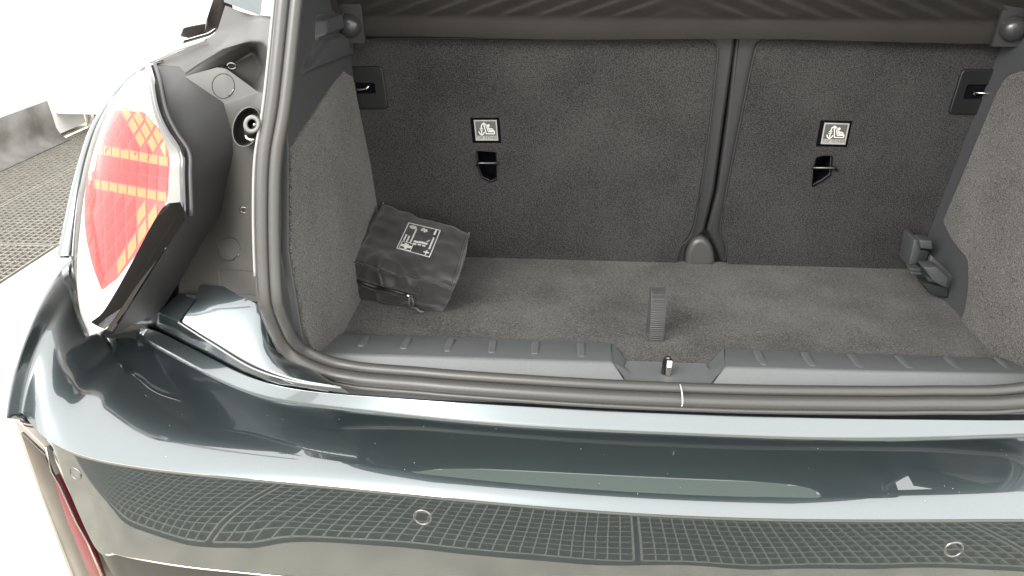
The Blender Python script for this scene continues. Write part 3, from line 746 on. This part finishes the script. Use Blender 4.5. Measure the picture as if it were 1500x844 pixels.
# diagonal lattice of orange diamonds (upper right and lower)
def clipquad(q, fn): return all(fn(*p) for p in q)
def inR(x, y):
    L, R = bx_(y); return L+1 < x < R-1 and 166 < y < 405
def lattice(e1, e2, o, rng, cond, m, nm):
    for i in range(*rng[0]):
        for j in range(*rng[1]):
            g = .10
            q = [(o[0]+e1[0]*(i+a)+e2[0]*(j+b), o[1]+e1[1]*(i+a)+e2[1]*(j+b)) for a, b in ((g, g), (1-g, g), (1-g, 1-g), (g, 1-g))]
            c = (sum(p[0] for p in q)/4, sum(p[1] for p in q)/4)
            if not inR(*c): continue
            q = [(min(max(a_, bx_(b__)[0]+1), bx_(b__)[1]-.5), b__) for a_, b__ in q]
            if max(p[0] for p in q)-min(p[0] for p in q) < 4: continue
            mm = cond(*c)
            if mm: drape_poly('orange_tile' if mm is LAMP_ORG else 'red_tile', q, lb, mm, tlamp, .002)
lattice((10, 19), (-8, 12), (196, 170), ((-12, 14), (-14, 14)), lambda x, y: None if y > 213+(x-143)*.17 else (LAMP_ORG if x > 185+(y-165)*.55 else LAMP_RED2), None, None)
lattice((15, -22), (1, 27), (158, 430), ((-5, 12), (-12, 10)), lambda x, y: None if y < 282+(x-139)*.17 else (LAMP_ORG if x > 222-(y-290)*.62 else LAMP_RED2), None, None)
grid('lamp_lens', lampsurf(.0), LENS, tlamp)
# grey frame on the inner edge of the lamp
def ribbon(name, A, B, m, parent, lift=0, **k): return grid(name, [[np.array(a) for a in A], [np.array(b) for b in B]], m, parent, **k)
A = cat([PT(u, v, c-.007) for u, v, c in [(216, 94, .02), (221, 120, -.03), (232, 165, -.07), (248, 198, -.09), (265, 226, -.105), (267, 262, -.11), (267, 303, -.115)]], 5)
B = cat([PT(u, v, c-.008) for u, v, c in [(214, 98, .02), (217, 122, -.03), (225, 165, -.07), (236, 197, -.09), (248, 228, -.105), (247, 262, -.11), (246, 298, -.115)]], 5)
ribbon('lamp_frame', A, B, mat('lamp_frame_grey', (.13, .128, .12), .4), tlamp)
# black lamp gasket
g1 = [PT(u, v, c-.010) for u, v, c in [(216, 93, .02), (224, 120, -.03), (234, 165, -.07), (250, 198, -.09), (267, 225, -.105), (268, 262, -.11), (270, 318, -.115)]]
tube('lamp_gasket', cat(g1, 5), .0042, GLOSSBLK, tlamp, seg=8)
tube('lamp_gasket', [p+np.array([.008, .004, 0]) for p in cat(g1, 5)], .003, PL_LAMP, tlamp, seg=8)
# gloss black lower finisher
FP = ((-.70, -.145, .87), (.06, -1, -.14))
A = cat([PN(u, v, *FP) for u, v, c in [(246, 298, -.122), (237, 306, -.126), (222, 330, -.128), (205, 362, -.13), (186, 398, -.132), (168, 430, -.132), (150, 458, -.132), (133, 472, -.13)]], 5)
B = cat([PN(u, v, *FP) for u, v, c in [(264, 296, -.112), (271, 320, -.112), (246, 358, -.112), (228, 385, -.112), (210, 413, -.113), (192, 442, -.115), (176, 470, -.117), (164, 486, -.118)]], 5)
rr_ = []
for t in (0, .15, .35, .6, .85, 1):
    rr_.append([a*(1-t)+b*t+np.array([-.001, -.004, .001])*4*t*(1-t)*.6 for a, b in zip(A, B)])
fin = grid('lamp_finisher', rr_, mat('finisher_black', (.004, .0035, .0035), .04, spec=.55), car)
# fender sliver left of the lamp and the body side
sil = [P(u, v, X=x) for u, v, x in [(300, 58, -.70), (262, 75, -.73), (216, 96, -.77), (180, 122, -.83), (150, 155, -.862), (128, 195, -.876), (112, 245, -.884), (98, 300, -.888), (88, 350, -.890), (84, 374, -.890)]]
inl = [P(u, v, X=x) for u, v, x in [(302, 61, -.69), (264, 79, -.72), (217, 97, -.75), (194, 115, -.80), (169, 143, -.838), (146, 176, -.853), (130, 215, -.862), (117, 268, -.865), (108, 330, -.868), (103, 374, -.870)]]
SI, IL = cat(sil, 5), cat(inl, 5)
rows = [[p+np.array([.012, .02, 0]) for p in IL], IL, [(a*.6+b*.4)+np.array([-.004, -.003, 0]) for a, b in zip(IL, SI)], SI, [p+np.array([-.004, .03, 0]) for p in SI], [p+np.array([.0, .14, 0]) for p in SI], [p+np.array([.02, .5, 0]) for p in SI], [p+np.array([.02, 1.2, 0]) for p in SI]]
grid('rear_fender', rows, PAINT, car)
tube('fender_shut_line', [p+np.array([0, -.0015, 0]) for p in IL[10:]], .0016, RUBBER_D, car, seg=6)
tube('bumper_shut_line', [P(88, 376, X=-.888), P(96, 376, X=-.882), P(106, 377, X=-.872)], .0018, RUBBER_D, car, seg=6)

# ---- gutter between lamp and seal : faceted moulding
G = {
 # silhouette / fender edge
 'a': (217, 95, .045), 'b': (262, 75, .05), 'c': (300, 60, .05), 'd': (318, 46, .06), 'e': (330, 8, .08),
 # rib line
 'g': (262, 97, .02), 'h': (292, 84, .03), 'i': (326, 66, .03), 'j': (345, 40, .05), 'j2': (350, 16, .06),
 'k': (272, 108, .01), 'l': (326, 74, .015), 'm': (364, 61, .0), 'm2': (388, 63, -.03), 'n': (397, 78, -.05),
 't1': (370, 22, .05), 't2': (405, 24, -.0), 't3': (402, 50, -.04), 't4': (365, 48, .02),
 # pocket interior
 'p1': (330, 98, .035), 'p2': (372, 72, .06), 'p3': (384, 100, .05), 'p4': (372, 128, .02),
 # diamond facet
 'q0': (270, 112, .0), 'q1': (318, 99, -.01), 'q2': (332, 101, -.01), 'q3': (378, 135, -.045), 'q4': (328, 151, -.02),
 # flange
 'f0': (396, 100, -.085), 'f1': (392, 140, -.10), 'f2': (384, 200, -.105), 'f3': (378, 260, -.105), 'f4': (377, 330, -.105), 'f5': (379, 400, -.105), 'f6': (383, 445, -.105),
 # ridge
 'r1': (340, 195, -.025), 'r2': (341, 225, -.025), 'r3': (333, 262, -.025), 'r4': (322, 318, -.02), 'r5': (300, 348, -.015), 'r6': (262, 415, -.01), 'r7': (240, 448, -.02),
 # lamp side
 's0': (222, 96, .02), 's1': (236, 150, -.06), 's2': (252, 195, -.085), 's3': (270, 225, -.1), 's4': (271, 265, -.108), 's5': (272, 318, -.115), 's6': (228, 388, -.116), 's7': (176, 472, -.117), 's8': (166, 490, -.115), 's9': (232, 458, -.04),
 'u0': (262, 430, .0), 'u1': (380, 443, -.06),
}
names = list(G); GV = [PT(*G[k]) for k in names]
gf = lambda s, fs, name, m, bev=.004, parent=None: None
def facets(name, faces, m, parent, bevel=.004):
    used = sorted({v for f in faces for v in f}, key=names.index); ix = {v: i for i, v in enumerate(used)}
    return mesh(name, [GV[names.index(v)] for v in used], [tuple(ix[v] for v in f) for f in faces], m, parent, smooth=True, bevel=bevel, seg=4, angle=8)
gut = facets('rain_gutter', [('a', 'b', 'h', 'g'), ('b', 'c', 'i', 'h'), ('c', 'd', 'j', 'i'), ('d', 'e', 'j2', 'j'), ('g', 'h', 'l', 'k'), ('h', 'i', 'l'), ('i', 'j', 't4', 'l'), ('j', 'j2', 't1', 't4'), ('l', 't4', 'm'), ('t1', 't2', 't3', 't4'), ('t4', 't3', 'm2', 'm'), ('t3', 'n', 'm2'),
    ('k', 'l', 'm', 'p2', 'p1', 'q1', 'q0'), ('m', 'm2', 'p2'), ('m2', 'n', 'p3', 'p2'), ('n', 'f0', 'p3'), ('p3', 'f0', 'f1', 'q3', 'p4'), ('p1', 'p2', 'p3', 'p4'), ('q1', 'p1', 'q2'), ('p1', 'p4', 'q3', 'q2')], PL_GUT, car, .006)
facets('gutter_cover', [('q0', 'q1', 'q2', 'q4'), ('q2', 'q3', 'q4'), ('q4', 'q3', 'f1', 'f2', 'r1'), ('r1', 'f2', 'f3', 'r2'), ('r2', 'f3', 'r3'), ('r3', 'f3', 'f4', 'r4'), ('r4', 'f4', 'f5', 'r5'), ('r5', 'f5', 'u1', 'r6'), ('r6', 'u1', 'u0')], PL_GUT, gut, .003)
facets('lamp_inner_cladding', [('g', 'k', 'q0', 's1', 's0'), ('q0', 'q4', 's2', 's1'), ('q4', 'r1', 's3', 's2'), ('r1', 'r2', 's4', 's3'), ('r2', 'r3', 's4'), ('r3', 'r4', 's5', 's4'), ('r4', 'r5', 'r6', 's6', 's5'), ('r6', 'r7', 's9', 's7', 's6'), ('s7', 's9', 's8')], PL_LAMP, gut, 0)
def disc(u, v, r, c, m, parent, name='access_cap'):
    o = PT(u, v, c); n = Vector((0, -1, .25)).normalized(); ex = Vector((1, 0, 0)); ey = n.cross(ex)*-1 if n.cross(ex).z < 0 else n.cross(ex)
    nz = ex.cross(ey)
    q = [(r*math.cos(k*math.pi/24), r*1.15*math.sin(k*math.pi/24)) for k in range(48)]
    return o, ex, ey, q
gt = bvh(bpy.data.objects['gutter_cover']); 
def ringmark(u, v, ru, rv, name, m, tree, parent, arc=(0, 360), r=.0008, lift=0):
    pts = [hit(tree, u+ru*math.cos(math.radians(a)), v+rv*math.sin(math.radians(a)), lift) for a in range(arc[0], arc[1]+1, 8)]
    pts = [p for p in pts if p is not None]
    if len(pts) > 3: tube(name, pts, r, m, parent, seg=6)
ringmark(327, 126, 16.5, 18, 'cap_groove', RUBBER_D, gt, gut)
ringmark(327, 126, 16, 17.5, 'cap_groove', GLOSSBLK, gt, gut, (10, 60), .0016)
ringmark(336, 365, 16, 17, 'cap_groove', RUBBER_D, gt, gut)
ringmark(336, 365, 16, 16.5, 'cap_groove', GLOSSBLK, gt, gut, (20, 70), .0016)
sq = [(378, 398), (350, 396), (320, 395), (322, 415), (325, 430), (350, 431), (378, 433)]
pts = [hit(gt, u, v, 0) for u, v in resamp(sq, 40)]
tube('pressed_outline', [p for p in pts if p is not None], .0005, PL_LAMP, gut, seg=6)
# small dark hole and clip near the pocket
for u, v in ((340, 97), (359, 308)):
    o = hit(gt, u, v, .001)
    if o is None: o = PT(u, v, -.01)
    tube('clip_hole', [o+np.array([math.cos(a*.5)*.006, 0, math.sin(a*.5)*.004]) for a in range(13)], .0015, GLOSSBLK, gut, seg=6)
# tow / buffer recess with ring
def ellp(u, v, ru, rv, c, n=32, rot=0):
    out_ = []
    for k in range(n):
        a = 2*math.pi*k/n; x, y = ru*math.cos(a), rv*math.sin(a); out_.append(PT(u+x*math.cos(rot)-y*math.sin(rot), v+x*math.sin(rot)+y*math.cos(rot), c))
    return out_
rot = math.radians(18)
rec = [ellp(362, 186, 21.5, 31, -.100, rot=rot), ellp(362, 186, 20, 29.5, -.104, rot=rot), ellp(362, 186, 18.5, 28, -.098, rot=rot), ellp(364, 184, 17, 25, -.070, rot=rot), ellp(366, 184, 8, 12, -.062, rot=rot), ellp(366, 184, .5, .5, -.060, rot=rot)]
rc_ = grid('buffer_recess', rec[:3], PL_GUT, gut, closed=True)
grid('buffer_cup', rec[2:], PL_LAMP, rc_.parent, closed=True)
rg = [ellp(369, 182, 12.6, 13.8, -.115, rot=rot), ellp(369, 182, 12.4, 13.6, -.119, rot=rot), ellp(369, 182, 11, 12, -.121, rot=rot), ellp(369, 182, 7.2, 8, -.121, rot=rot), ellp(369, 182, 6.4, 7, -.118, rot=rot), ellp(369, 182, 6, 6.6, -.10, rot=rot)]
bf = grid('buffer_ring', rg, mat('buffer_grey', (.12, .118, .11), .45), gut, closed=True)
grid('buffer_stem', [ellp(369, 182, 11, 12, -.116, rot=rot), ellp(367, 190, 10, 12, -.085, rot=rot), ellp(366, 193, 9, 11, -.070, rot=rot)], PL_LAMP, gut, closed=True)
tube('buffer_clip', [PT(361, 198, -.112), PT(362, 203, -.112), PT(368, 205, -.112), PT(377, 203, -.108)], .0022, STEEL, gut, seg=8)
tube('buffer_pin', [PT(370, 186, -.112), PT(374, 181, -.116)], .0018, STEEL, gut, seg=8)
# painted panels: under the gutter (left of the seal) and top pillar
def patch(name, quad, m, parent, bulge=.0, n=14, push=(0, -1, .3)):
    tl, tr, br, bl = [np.array(q) for q in quad]; rows = []; pv = np.array(push, float); pv /= np.linalg.norm(pv)
    for j in range(n+1):
        b = j/n; rows.append([((tl*(1-a/n)+tr*a/n)*(1-b)+(bl*(1-a/n)+br*a/n)*b)+pv*bulge*(1-(2*a/n-1)**2)*1.0 for a in range(n+1)])
    return grid(name, rows, m, parent)
low = cat([PT(u, v, c) for u, v, c in [(262, 471, -.070), (315, 505, -.082), (370, 538, -.100), (430, 557, -.118), (500, 567, -.128)]], 6)
upp = cat([PT(u, v, c) for u, v, c in [(286, 438, -.050), (320, 440, -.055), (386, 444, -.052), (404, 495, -.050), (462, 543, -.062)]], 6)
rows = [[p+np.array([0, .02, .012]) for p in upp]]
for t in (0, .2, .4, .6, .8, .93): rows.append([a*(1-t)+b*t+np.array([0, -.012, .003])*4*t*(1-t)*.2 for a, b in zip(upp, low)])
rows.append([b+np.array([0, 0, 0]) for b in low]); rows.append([b+np.array([0, .004, -.004]) for b in low]); rows.append([b+np.array([0, .03, -.03]) for b in low])
bp_ = grid('sill_body_panel', rows, PAINT, car)
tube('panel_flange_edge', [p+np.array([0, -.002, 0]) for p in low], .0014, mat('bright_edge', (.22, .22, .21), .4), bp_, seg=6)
# dark painted channel left of it, sloping down to the lip
V = [PT(262, 430, .0), PT(286, 438, -.055), PT(262, 471, -.075), PT(315, 505, -.08), PT(370, 538, -.09), PT(430, 557, -.10), PT(500, 567, -.105), PT(232, 458, -.035), PT(240, 462, -.05),
     P(205, 483, Z=.69), P(226, 484, Z=.684), P(262, 502, Z=.677), P(300, 521, Z=.672), P(350, 547, Z=.667), P(400, 566, Z=.665), P(470, 577, Z=.663), P(160, 492, Z=.69)]
mesh('gutter_channel', V, [(0, 1, 2, 8, 7), (8, 2, 11, 10), (2, 3, 12, 11), (3, 4, 13, 12), (4, 5, 14, 13), (5, 6, 15, 14), (7, 8, 10, 9), (7, 9, 16)], mat('dark_channel_paint', (.05, .062, .068), .3, .6, 1, .02), car, bevel=.002)
# painted pillar at the top, gloss spoiler end, chrome edge
pl_ = mesh('pillar_panel', [PT(328, 3, .07), PT(378, 22, .03), PT(408, 26, -.02), PT(420, -80, -.03), PT(355, -120, .10), PT(325, -100, .12)], [(0, 1, 2, 3, 4, 5)], mat('jamb_paint', (.045, .060, .066), .42, .3, .25), car, bevel=.004)
mesh('pillar_step', [PT(382, 22, -.03), PT(407, 25, -.09), PT(415, -100, -.09), PT(395, -100, -.03)], [(0, 1, 2, 3)], mat('pale_paint', (.30, .33, .33), .3, .5, 1), car, solid=.004)
tr1 = slab('window_trim', [P(312, -4, X=-.735), P(328, -4, X=-.72), P(331, 28, X=-.72), P(318, 47, X=-.72), P(298, 49, X=-.735), P(302, 30, X=-.74)], SATIN_BRN, car, .02, .002, (.3, 1, 0))
slab('trim_end_cap', [P(262, 54, X=-.76), P(268, 40, X=-.757), P(302, 34, X=-.74), P(301, 50, X=-.738), P(278, 57, X=-.75)], SATIN_BRN, tr1, .03, .002, (.2, 1, 0))
tube('chrome_edge', cat([P(266, 62, X=-.745), P(290, 55, X=-.735), P(306, 50, X=-.728), P(316, 43, X=-.722)], 4), .0028, STEEL, tr1, seg=8)
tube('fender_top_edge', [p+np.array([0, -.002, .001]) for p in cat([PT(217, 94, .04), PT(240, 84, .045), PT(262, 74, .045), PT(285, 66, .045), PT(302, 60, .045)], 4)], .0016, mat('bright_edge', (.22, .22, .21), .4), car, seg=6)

# ---- open tailgate overhead, roof, cabin sides
def tg(s, t, l=0):       # s across -1..1, t 0 hinge .. 1 lower end
    w = .60+.15*math.sin(math.pi*min(1, t*1.0))
    y = .55-1.18*t; z = 1.47+.66*t-.10*t*t
    z -= .03*s*s; return np.array([s*w, y-.0, z+l])
N = 80
inner_ = [[tg(-1+2*i/N, j/N) for i in range(N+1)] for j in range(N+1)]
# leave the window open in the inner skin
V = [p for r in inner_ for p in r]; Fc = []; win = []
for j in range(N):
    for i in range(N):
        q = (j*(N+1)+i, j*(N+1)+i+1, (j+1)*(N+1)+i+1, (j+1)*(N+1)+i)
        if abs((i-39.5)/31)**6+abs((j-36)/11)**5 < 1: win.append(q)
        else: Fc.append(q)
tgo = mesh('tailgate', V, Fc, HEAD, car, smooth=True, solid=.05)
mesh('rear_window', [(p[0], p[1], p[2]+.03) for p in V], win, GLASS_G, tgo, smooth=True)
wo = []
for k in range(96):
    a = 2*math.pi*k/96; ca, sa = math.cos(a), math.sin(a)
    wi = 40+31*math.copysign(abs(ca)**(2/6), ca); wj = 36.5+11*math.copysign(abs(sa)**(2/5), sa)
    wo.append(tg(-1+2*wi/80, wj/80, -.004))
tube('window_seal', wo, .016, RUBBER_D, tgo, seg=8, closed=True)
for s in (-1, 1):
    mesh('trim_bulge', [tg(s*.85, .55, -.012), tg(s*.55, .52, -.012), tg(s*.45, .8, -.02), tg(s*.6, .95, -.02), tg(s*.9, .9, -.012)], [(0, 1, 2, 3, 4)], PL_DARK, tgo, solid=.02)
    tube('gas_strut', [np.array([s*.62, .32, 1.38]), tg(s*.97, .55, -.03)], .009, METAL_D, tgo, seg=10)
mesh('grab_handle', [tg(-.35, .93, -.01), tg(-.1, .93, -.01), tg(-.1, .99, -.01), tg(-.35, .99, -.01)], [(0, 1, 2, 3)], PL_DARK, tgo, solid=.02)
rf = [[np.array([-.60+1.2*i/10, .55+1.5*j/6, 1.50+.03*math.sin(math.pi*i/10)+.02*math.sin(math.pi*j/6)]) for i in range(11)] for j in range(7)]
grid('roof', rf, PAINT, car, solid=.04)
for s in (-1, 1):
    V = [(s*.56, .02, 1.30), (s*.66, .14, 1.29), (s*.62, .50, 1.50), (s*.54, .46, 1.46), (s*.66, 2.0, 1.0), (s*.60, 2.0, 1.50), (s*.60, .42, .60), (s*.66, 2.0, .60)]
    mesh('rear_pillar', V, [(0, 1, 2, 3), (1, 4, 5, 2)], HEAD, car, solid=.02)
mesh('cabin_rear_closure', [(-.66, .45, .5), (.66, .45, .5), (.66, .45, 1.16), (-.66, .45, 1.16)], [(0, 1, 2, 3)], HEAD, car, solid=.02)
mesh('underbody', [(-.86, .0, .25), (.86, .0, .25), (.86, 3.0, .25), (-.86, 3.0, .25)], [(0, 1, 2, 3)], HEAD, car, solid=.02)
for s in (-1, 1):
    mesh('wheel_arch_side', [(s*.88, .25, .28), (s*.88, 3.0, .28), (s*.88, 3.0, .9), (s*.88, .25, .9)], [(0, 1, 2, 3)], PAINT, car, solid=.02)
# right-hand mirrored closing panels outside the frame
mesh('right_gutter_panel', [mirror(PT(*G[k])) for k in ('f0', 'f2', 'f4', 'f6', 's8', 's5', 's1', 'a', 'e', 't2')], [tuple(range(10))], PL_GUT, car, solid=.01)

# ================================================================ TOOL BAG
bag = empty('tool_bag', (-.42, .25, .68))
tag(bag, 'black nylon pouch with white printed panel leaning in the left corner of the boot', 'bag')
T = {'fl': P(515, 384, Z=.748), 'fr': P(662, 424, Z=.740), 'bl': P(562, 299, Z=.792), 'br': P(688, 340, Z=.775)}
Bt = {'fl': P(507, 434, Z=.684), 'fr': P(652, 459, Z=.682), 'bl': np.array([-.492, .34, .684]), 'br': T['br']+np.array([-.022, .015, -.088])}
Bt['fr'] = Bt['fr']+np.array([-.004, 0, 0])
NB = 26
def bil(q, a, b): return (q['fl']*(1-a)+q['fr']*a)*(1-b)+(q['bl']*(1-a)+q['br']*a)*b
def bagpt(a, b, c):
    p = bil(Bt, a, b)*(1-c)+bil(T, a, b)*c
    e = (1-abs(2*a-1)**6)*(1-abs(2*b-1)**6)
    p = p+np.array([0, 0, .004*e*(c > .5)])
    s = math.sin(math.pi*c)
    cen = bil(Bt, .5, .5)*(1-c)+bil(T, .5, .5)*c
    d = p-cen; d[2] = 0; L = np.linalg.norm(d)+1e-6
    edge = max(abs(2*a-1), abs(2*b-1))
    p = p+d/L*.003*s*edge**4
    f = noise.noise(Vector((a*3.1+5, b*3.3, c*2.2)))*.004+noise.noise(Vector((a*8+2, b*7, c*4)))*.0030+noise.noise(Vector((a*17+2, b*15, c*9)))*.0008
    nrm_ = np.array([0, 0, 1.])*(c > .98)*1.0+d/L*.8*(edge > .98)
    # crease folds on the front face and the front of the top
    fold = (.011*(1-abs(noise.noise(Vector((a*5.5+b*2, b*3+7, c*2.0+a*1.5))))*4)+.003*math.sin(a*13+b*4+c*3))*max(0, 1-b*3.6)*(1 if c > .98 or b < .02 else .0)
    return p+nrm_*(f*.9+fold*.55)
V = []; idx = {}; Fc = []
def vid(i, j, k):
    key = (i, j, k)
    if key not in idx: idx[key] = len(V); V.append(bagpt(i/NB, j/NB, k/10))
    return idx[key]
for i in range(NB):
    for j in range(NB):
        Fc.append((vid(i, j, 10), vid(i+1, j, 10), vid(i+1, j+1, 10), vid(i, j+1, 10)))
        Fc.append((vid(i, j, 0), vid(i, j+1, 0), vid(i+1, j+1, 0), vid(i+1, j, 0)))
for i in range(NB):
    for k in range(10):
        Fc.append((vid(i, 0, k), vid(i+1, 0, k), vid(i+1, 0, k+1), vid(i, 0, k+1))); Fc.append((vid(i, NB, k), vid(i, NB, k+1), vid(i+1, NB, k+1), vid(i+1, NB, k)))
        Fc.append((vid(0, i, k), vid(0, i, k+1), vid(0, i+1, k+1), vid(0, i+1, k))); Fc.append((vid(NB, i, k), vid(NB, i+1, k), vid(NB, i+1, k+1), vid(NB, i, k+1)))
body = mesh('pouch_body', V, Fc, BAG, bag, smooth=True)
body.modifiers.new('u', 'SUBSURF').render_levels = 2; body.modifiers['u'].levels = 2
seam = [bagpt(0, j/NB, 1) for j in range(NB, -1, -1)]+[bagpt(i/NB, 0, 1) for i in range(1, NB+1)]+[bagpt(1, j/NB, 1) for j in range(1, NB+1)]
tube('piping', [p+np.array([0, -.0005, .0005]) for p in seam], .0018, BAG, bag, seg=6)
bb = bvh(body)
def bh(u, v, l=.001):
    p = hit(bb, u, v, l); return p if p is not None else P(u, v, Z=.72)
def dline(pts, r, m, nm, n=30, l=.0012, parent=bag): return tube(nm, [bh(u, v, l) for u, v in resamp(pts, n)], r, m, parent, seg=8)
zip_ = dline([(514, 404), (525, 412), (545, 419), (564, 423), (590, 429), (606, 434)], .0026, mat('zip_black', (.010, .010, .010), .5), 'zip')
dline([(514, 401), (526, 408), (546, 415), (565, 419), (590, 425), (612, 430)], .0012, BAG, 'zip_tape')
dline([(514, 408), (525, 416), (545, 424), (564, 428), (590, 434), (606, 439)], .0012, BAG, 'zip_tape')
dline([(547, 397), (565, 400), (600, 404), (619, 409), (640, 415), (655, 423)], .0010, BAG, 'front_seam')
dline([(619, 409), (616, 422), (613, 436)], .0010, BAG, 'front_seam')
tube('zip_slider', [bh(596, 430, .003), bh(602, 433, .004)], .0032, STEEL, bag, seg=10)
pc = [bh(603, 434, .005), bh(602, 441, .006), bh(604, 447, .007), P(609, 452, Z=.693), P(615, 456, Z=.690), P(620, 457, Z=.688)]
tube('zip_pull', cat(pc, 5), .0024, CORD, bag, seg=8)
pc = [bh(606, 434, .005), bh(608, 441, .006), bh(607, 448, .007), P(612, 455, Z=.690), P(617, 458, Z=.688)]
tube('zip_pull', cat(pc, 5), .0020, CORD, bag, seg=8)
# white printed panel, draped on the top
def q4(a, b):
    tl, tr, br_2, bl = [np.array(x, float) for x in ((599, 327), (645, 338), (629, 377), (581.5, 364))]
    return (tl*(1-a)+tr*a)*(1-b)+(bl*(1-a)+br_2*a)*b
def pstroke(path, w, V, Fc):
    path = [np.array(p, float) for p in path]
    for p, q in zip(path[:-1], path[1:]):
        d = q-p; L = np.linalg.norm(d); d /= L; n = np.array([-d[1], d[0]])*w/2; k = max(1, int(L/.08)); e = d*w*.5
        P0, Q0 = p-e, q+e
        b = len(V)
        for i in range(k+1):
            c = P0+(Q0-P0)*i/k
            V.append(bh(*q4(*(c-n)), .0007)); V.append(bh(*q4(*(c+n)), .0007))
        for i in range(k): Fc.append((b+2*i, b+2*i+1, b+2*i+3, b+2*i+2))
V = []; Fc = []
pstroke([(0, 0), (1, 0), (1, 1), (0, 1), (0, 0)], .028, V, Fc)
pstroke([(.06, .70), (.40, .70), (.40, .97), (.06, .97), (.06, .70)], .02, V, Fc)
pstroke([(.12, .84), (.34, .84)], .09, V, Fc); pstroke([(.19, .77), (.22, .91)], .07, V, Fc); pstroke([(.26, .77), (.26, .91)], .04, V, Fc)
for k in range(7): pass
pstroke([(.09, .12), (.24, .12)], .05, V, Fc); pstroke([(.12, .08), (.20, .16), (.27, .09)], .022, V, Fc); pstroke([(.08, .10), (.14, .07), (.24, .07), (.29, .12), (.22, .17), (.12, .17), (.08, .10)], .02, V, Fc)
pstroke([(.46, .12), (.60, .12)], .05, V, Fc); pstroke([(.50, .06), (.56, .18)], .035, V, Fc); pstroke([(.46, .17), (.60, .08)], .025, V, Fc); pstroke([(.63, .14), (.56, .19)], .03, V, Fc)
def dashes(a, b0, b1, w, seed):
    rnd_ = random.Random(seed); b = b0
    while b < b1:
        L = rnd_.uniform(.025, .06); pstroke([(a, b), (a, min(b+L, b1))], w, V, Fc); b += L+.028
dashes(.09, .45, .66, .05, 1); dashes(.19, .48, .66, .05, 2); dashes(.30, .17, .66, .045, 3)
for a, b in ((.44, .60), (.58, .58), (.72, .58)):
    pstroke([(a-.03, b), (a+.04, b)], .07, V, Fc); pstroke([(a-.03, b+.09), (a+.02, b+.09)], .05, V, Fc)
pstroke([(.76, .50), (.80, .44)], .03, V, Fc)
dashes(.88, .05, .20, .055, 5); dashes(.90, .32, .72, .05, 6)
pstroke([(.86, .80), (.86, .95)], .03, V, Fc); pstroke([(.80, .87), (.92, .87)], .045, V, Fc)
mesh('white_print', V, Fc, WHITE_P, bag)

# ================================================================ small specks of dust and water on the paint
bt2 = bvh(bumper); V = []; Fc = []
rn = random.Random(4)
for k in range(45):
    u, v = rn.uniform(190, 1490), rn.uniform(600, 740)
    p = hit(bt2, u, v, .0002)
    if p is None: continue
    r = rn.uniform(.0003, .00055); b = len(V)
    for z_, rr in ((0, r), (r*.5, r*.7), (r*.7, .0001)):
        for a in range(6): V.append(p+np.array([rr*math.cos(a*1.047), rr*math.sin(a*1.047), z_]))
    for l in range(2):
        for a in range(6): Fc.append((b+l*6+a, b+l*6+(a+1) % 6, b+(l+1)*6+(a+1) % 6, b+(l+1)*6+a))
dd = mesh('dust_specks', V, Fc, WHITE_P, bumper, smooth=True); dd['kind'] = 'stuff'

# lint and grit on the boot carpet
V = []; Fc = []
for k in range(130):
    x_, y_ = rn.uniform(-.45, .48), rn.uniform(-.01, .33); L = rn.uniform(.0006, .0022); a = rn.uniform(0, 3.14); b = len(V)
    w_ = .00035; dx, dy = math.cos(a)*L, math.sin(a)*L
    for sx_, sy_ in ((-1, -1), (1, -1), (1, 1), (-1, 1)): V.append((x_+dx*sx_-dy/L*w_*sy_, y_+dy*sx_+dx/L*w_*sy_, .6816))
    for sx_, sy_ in ((-1, -1), (1, -1), (1, 1), (-1, 1)): V.append((x_+dx*sx_*.8-dy/L*w_*.6*sy_, y_+dy*sx_*.8+dx/L*w_*.6*sy_, .6822))
    Fc += [(b+4, b+5, b+6, b+7), (b, b+1, b+5, b+4), (b+1, b+2, b+6, b+5), (b+2, b+3, b+7, b+6), (b+3, b, b+4, b+7)]
lint = mesh('lint', V, Fc, mat('lint_pale', (.16, .15, .13), .9), fb); lint['kind'] = 'stuff'
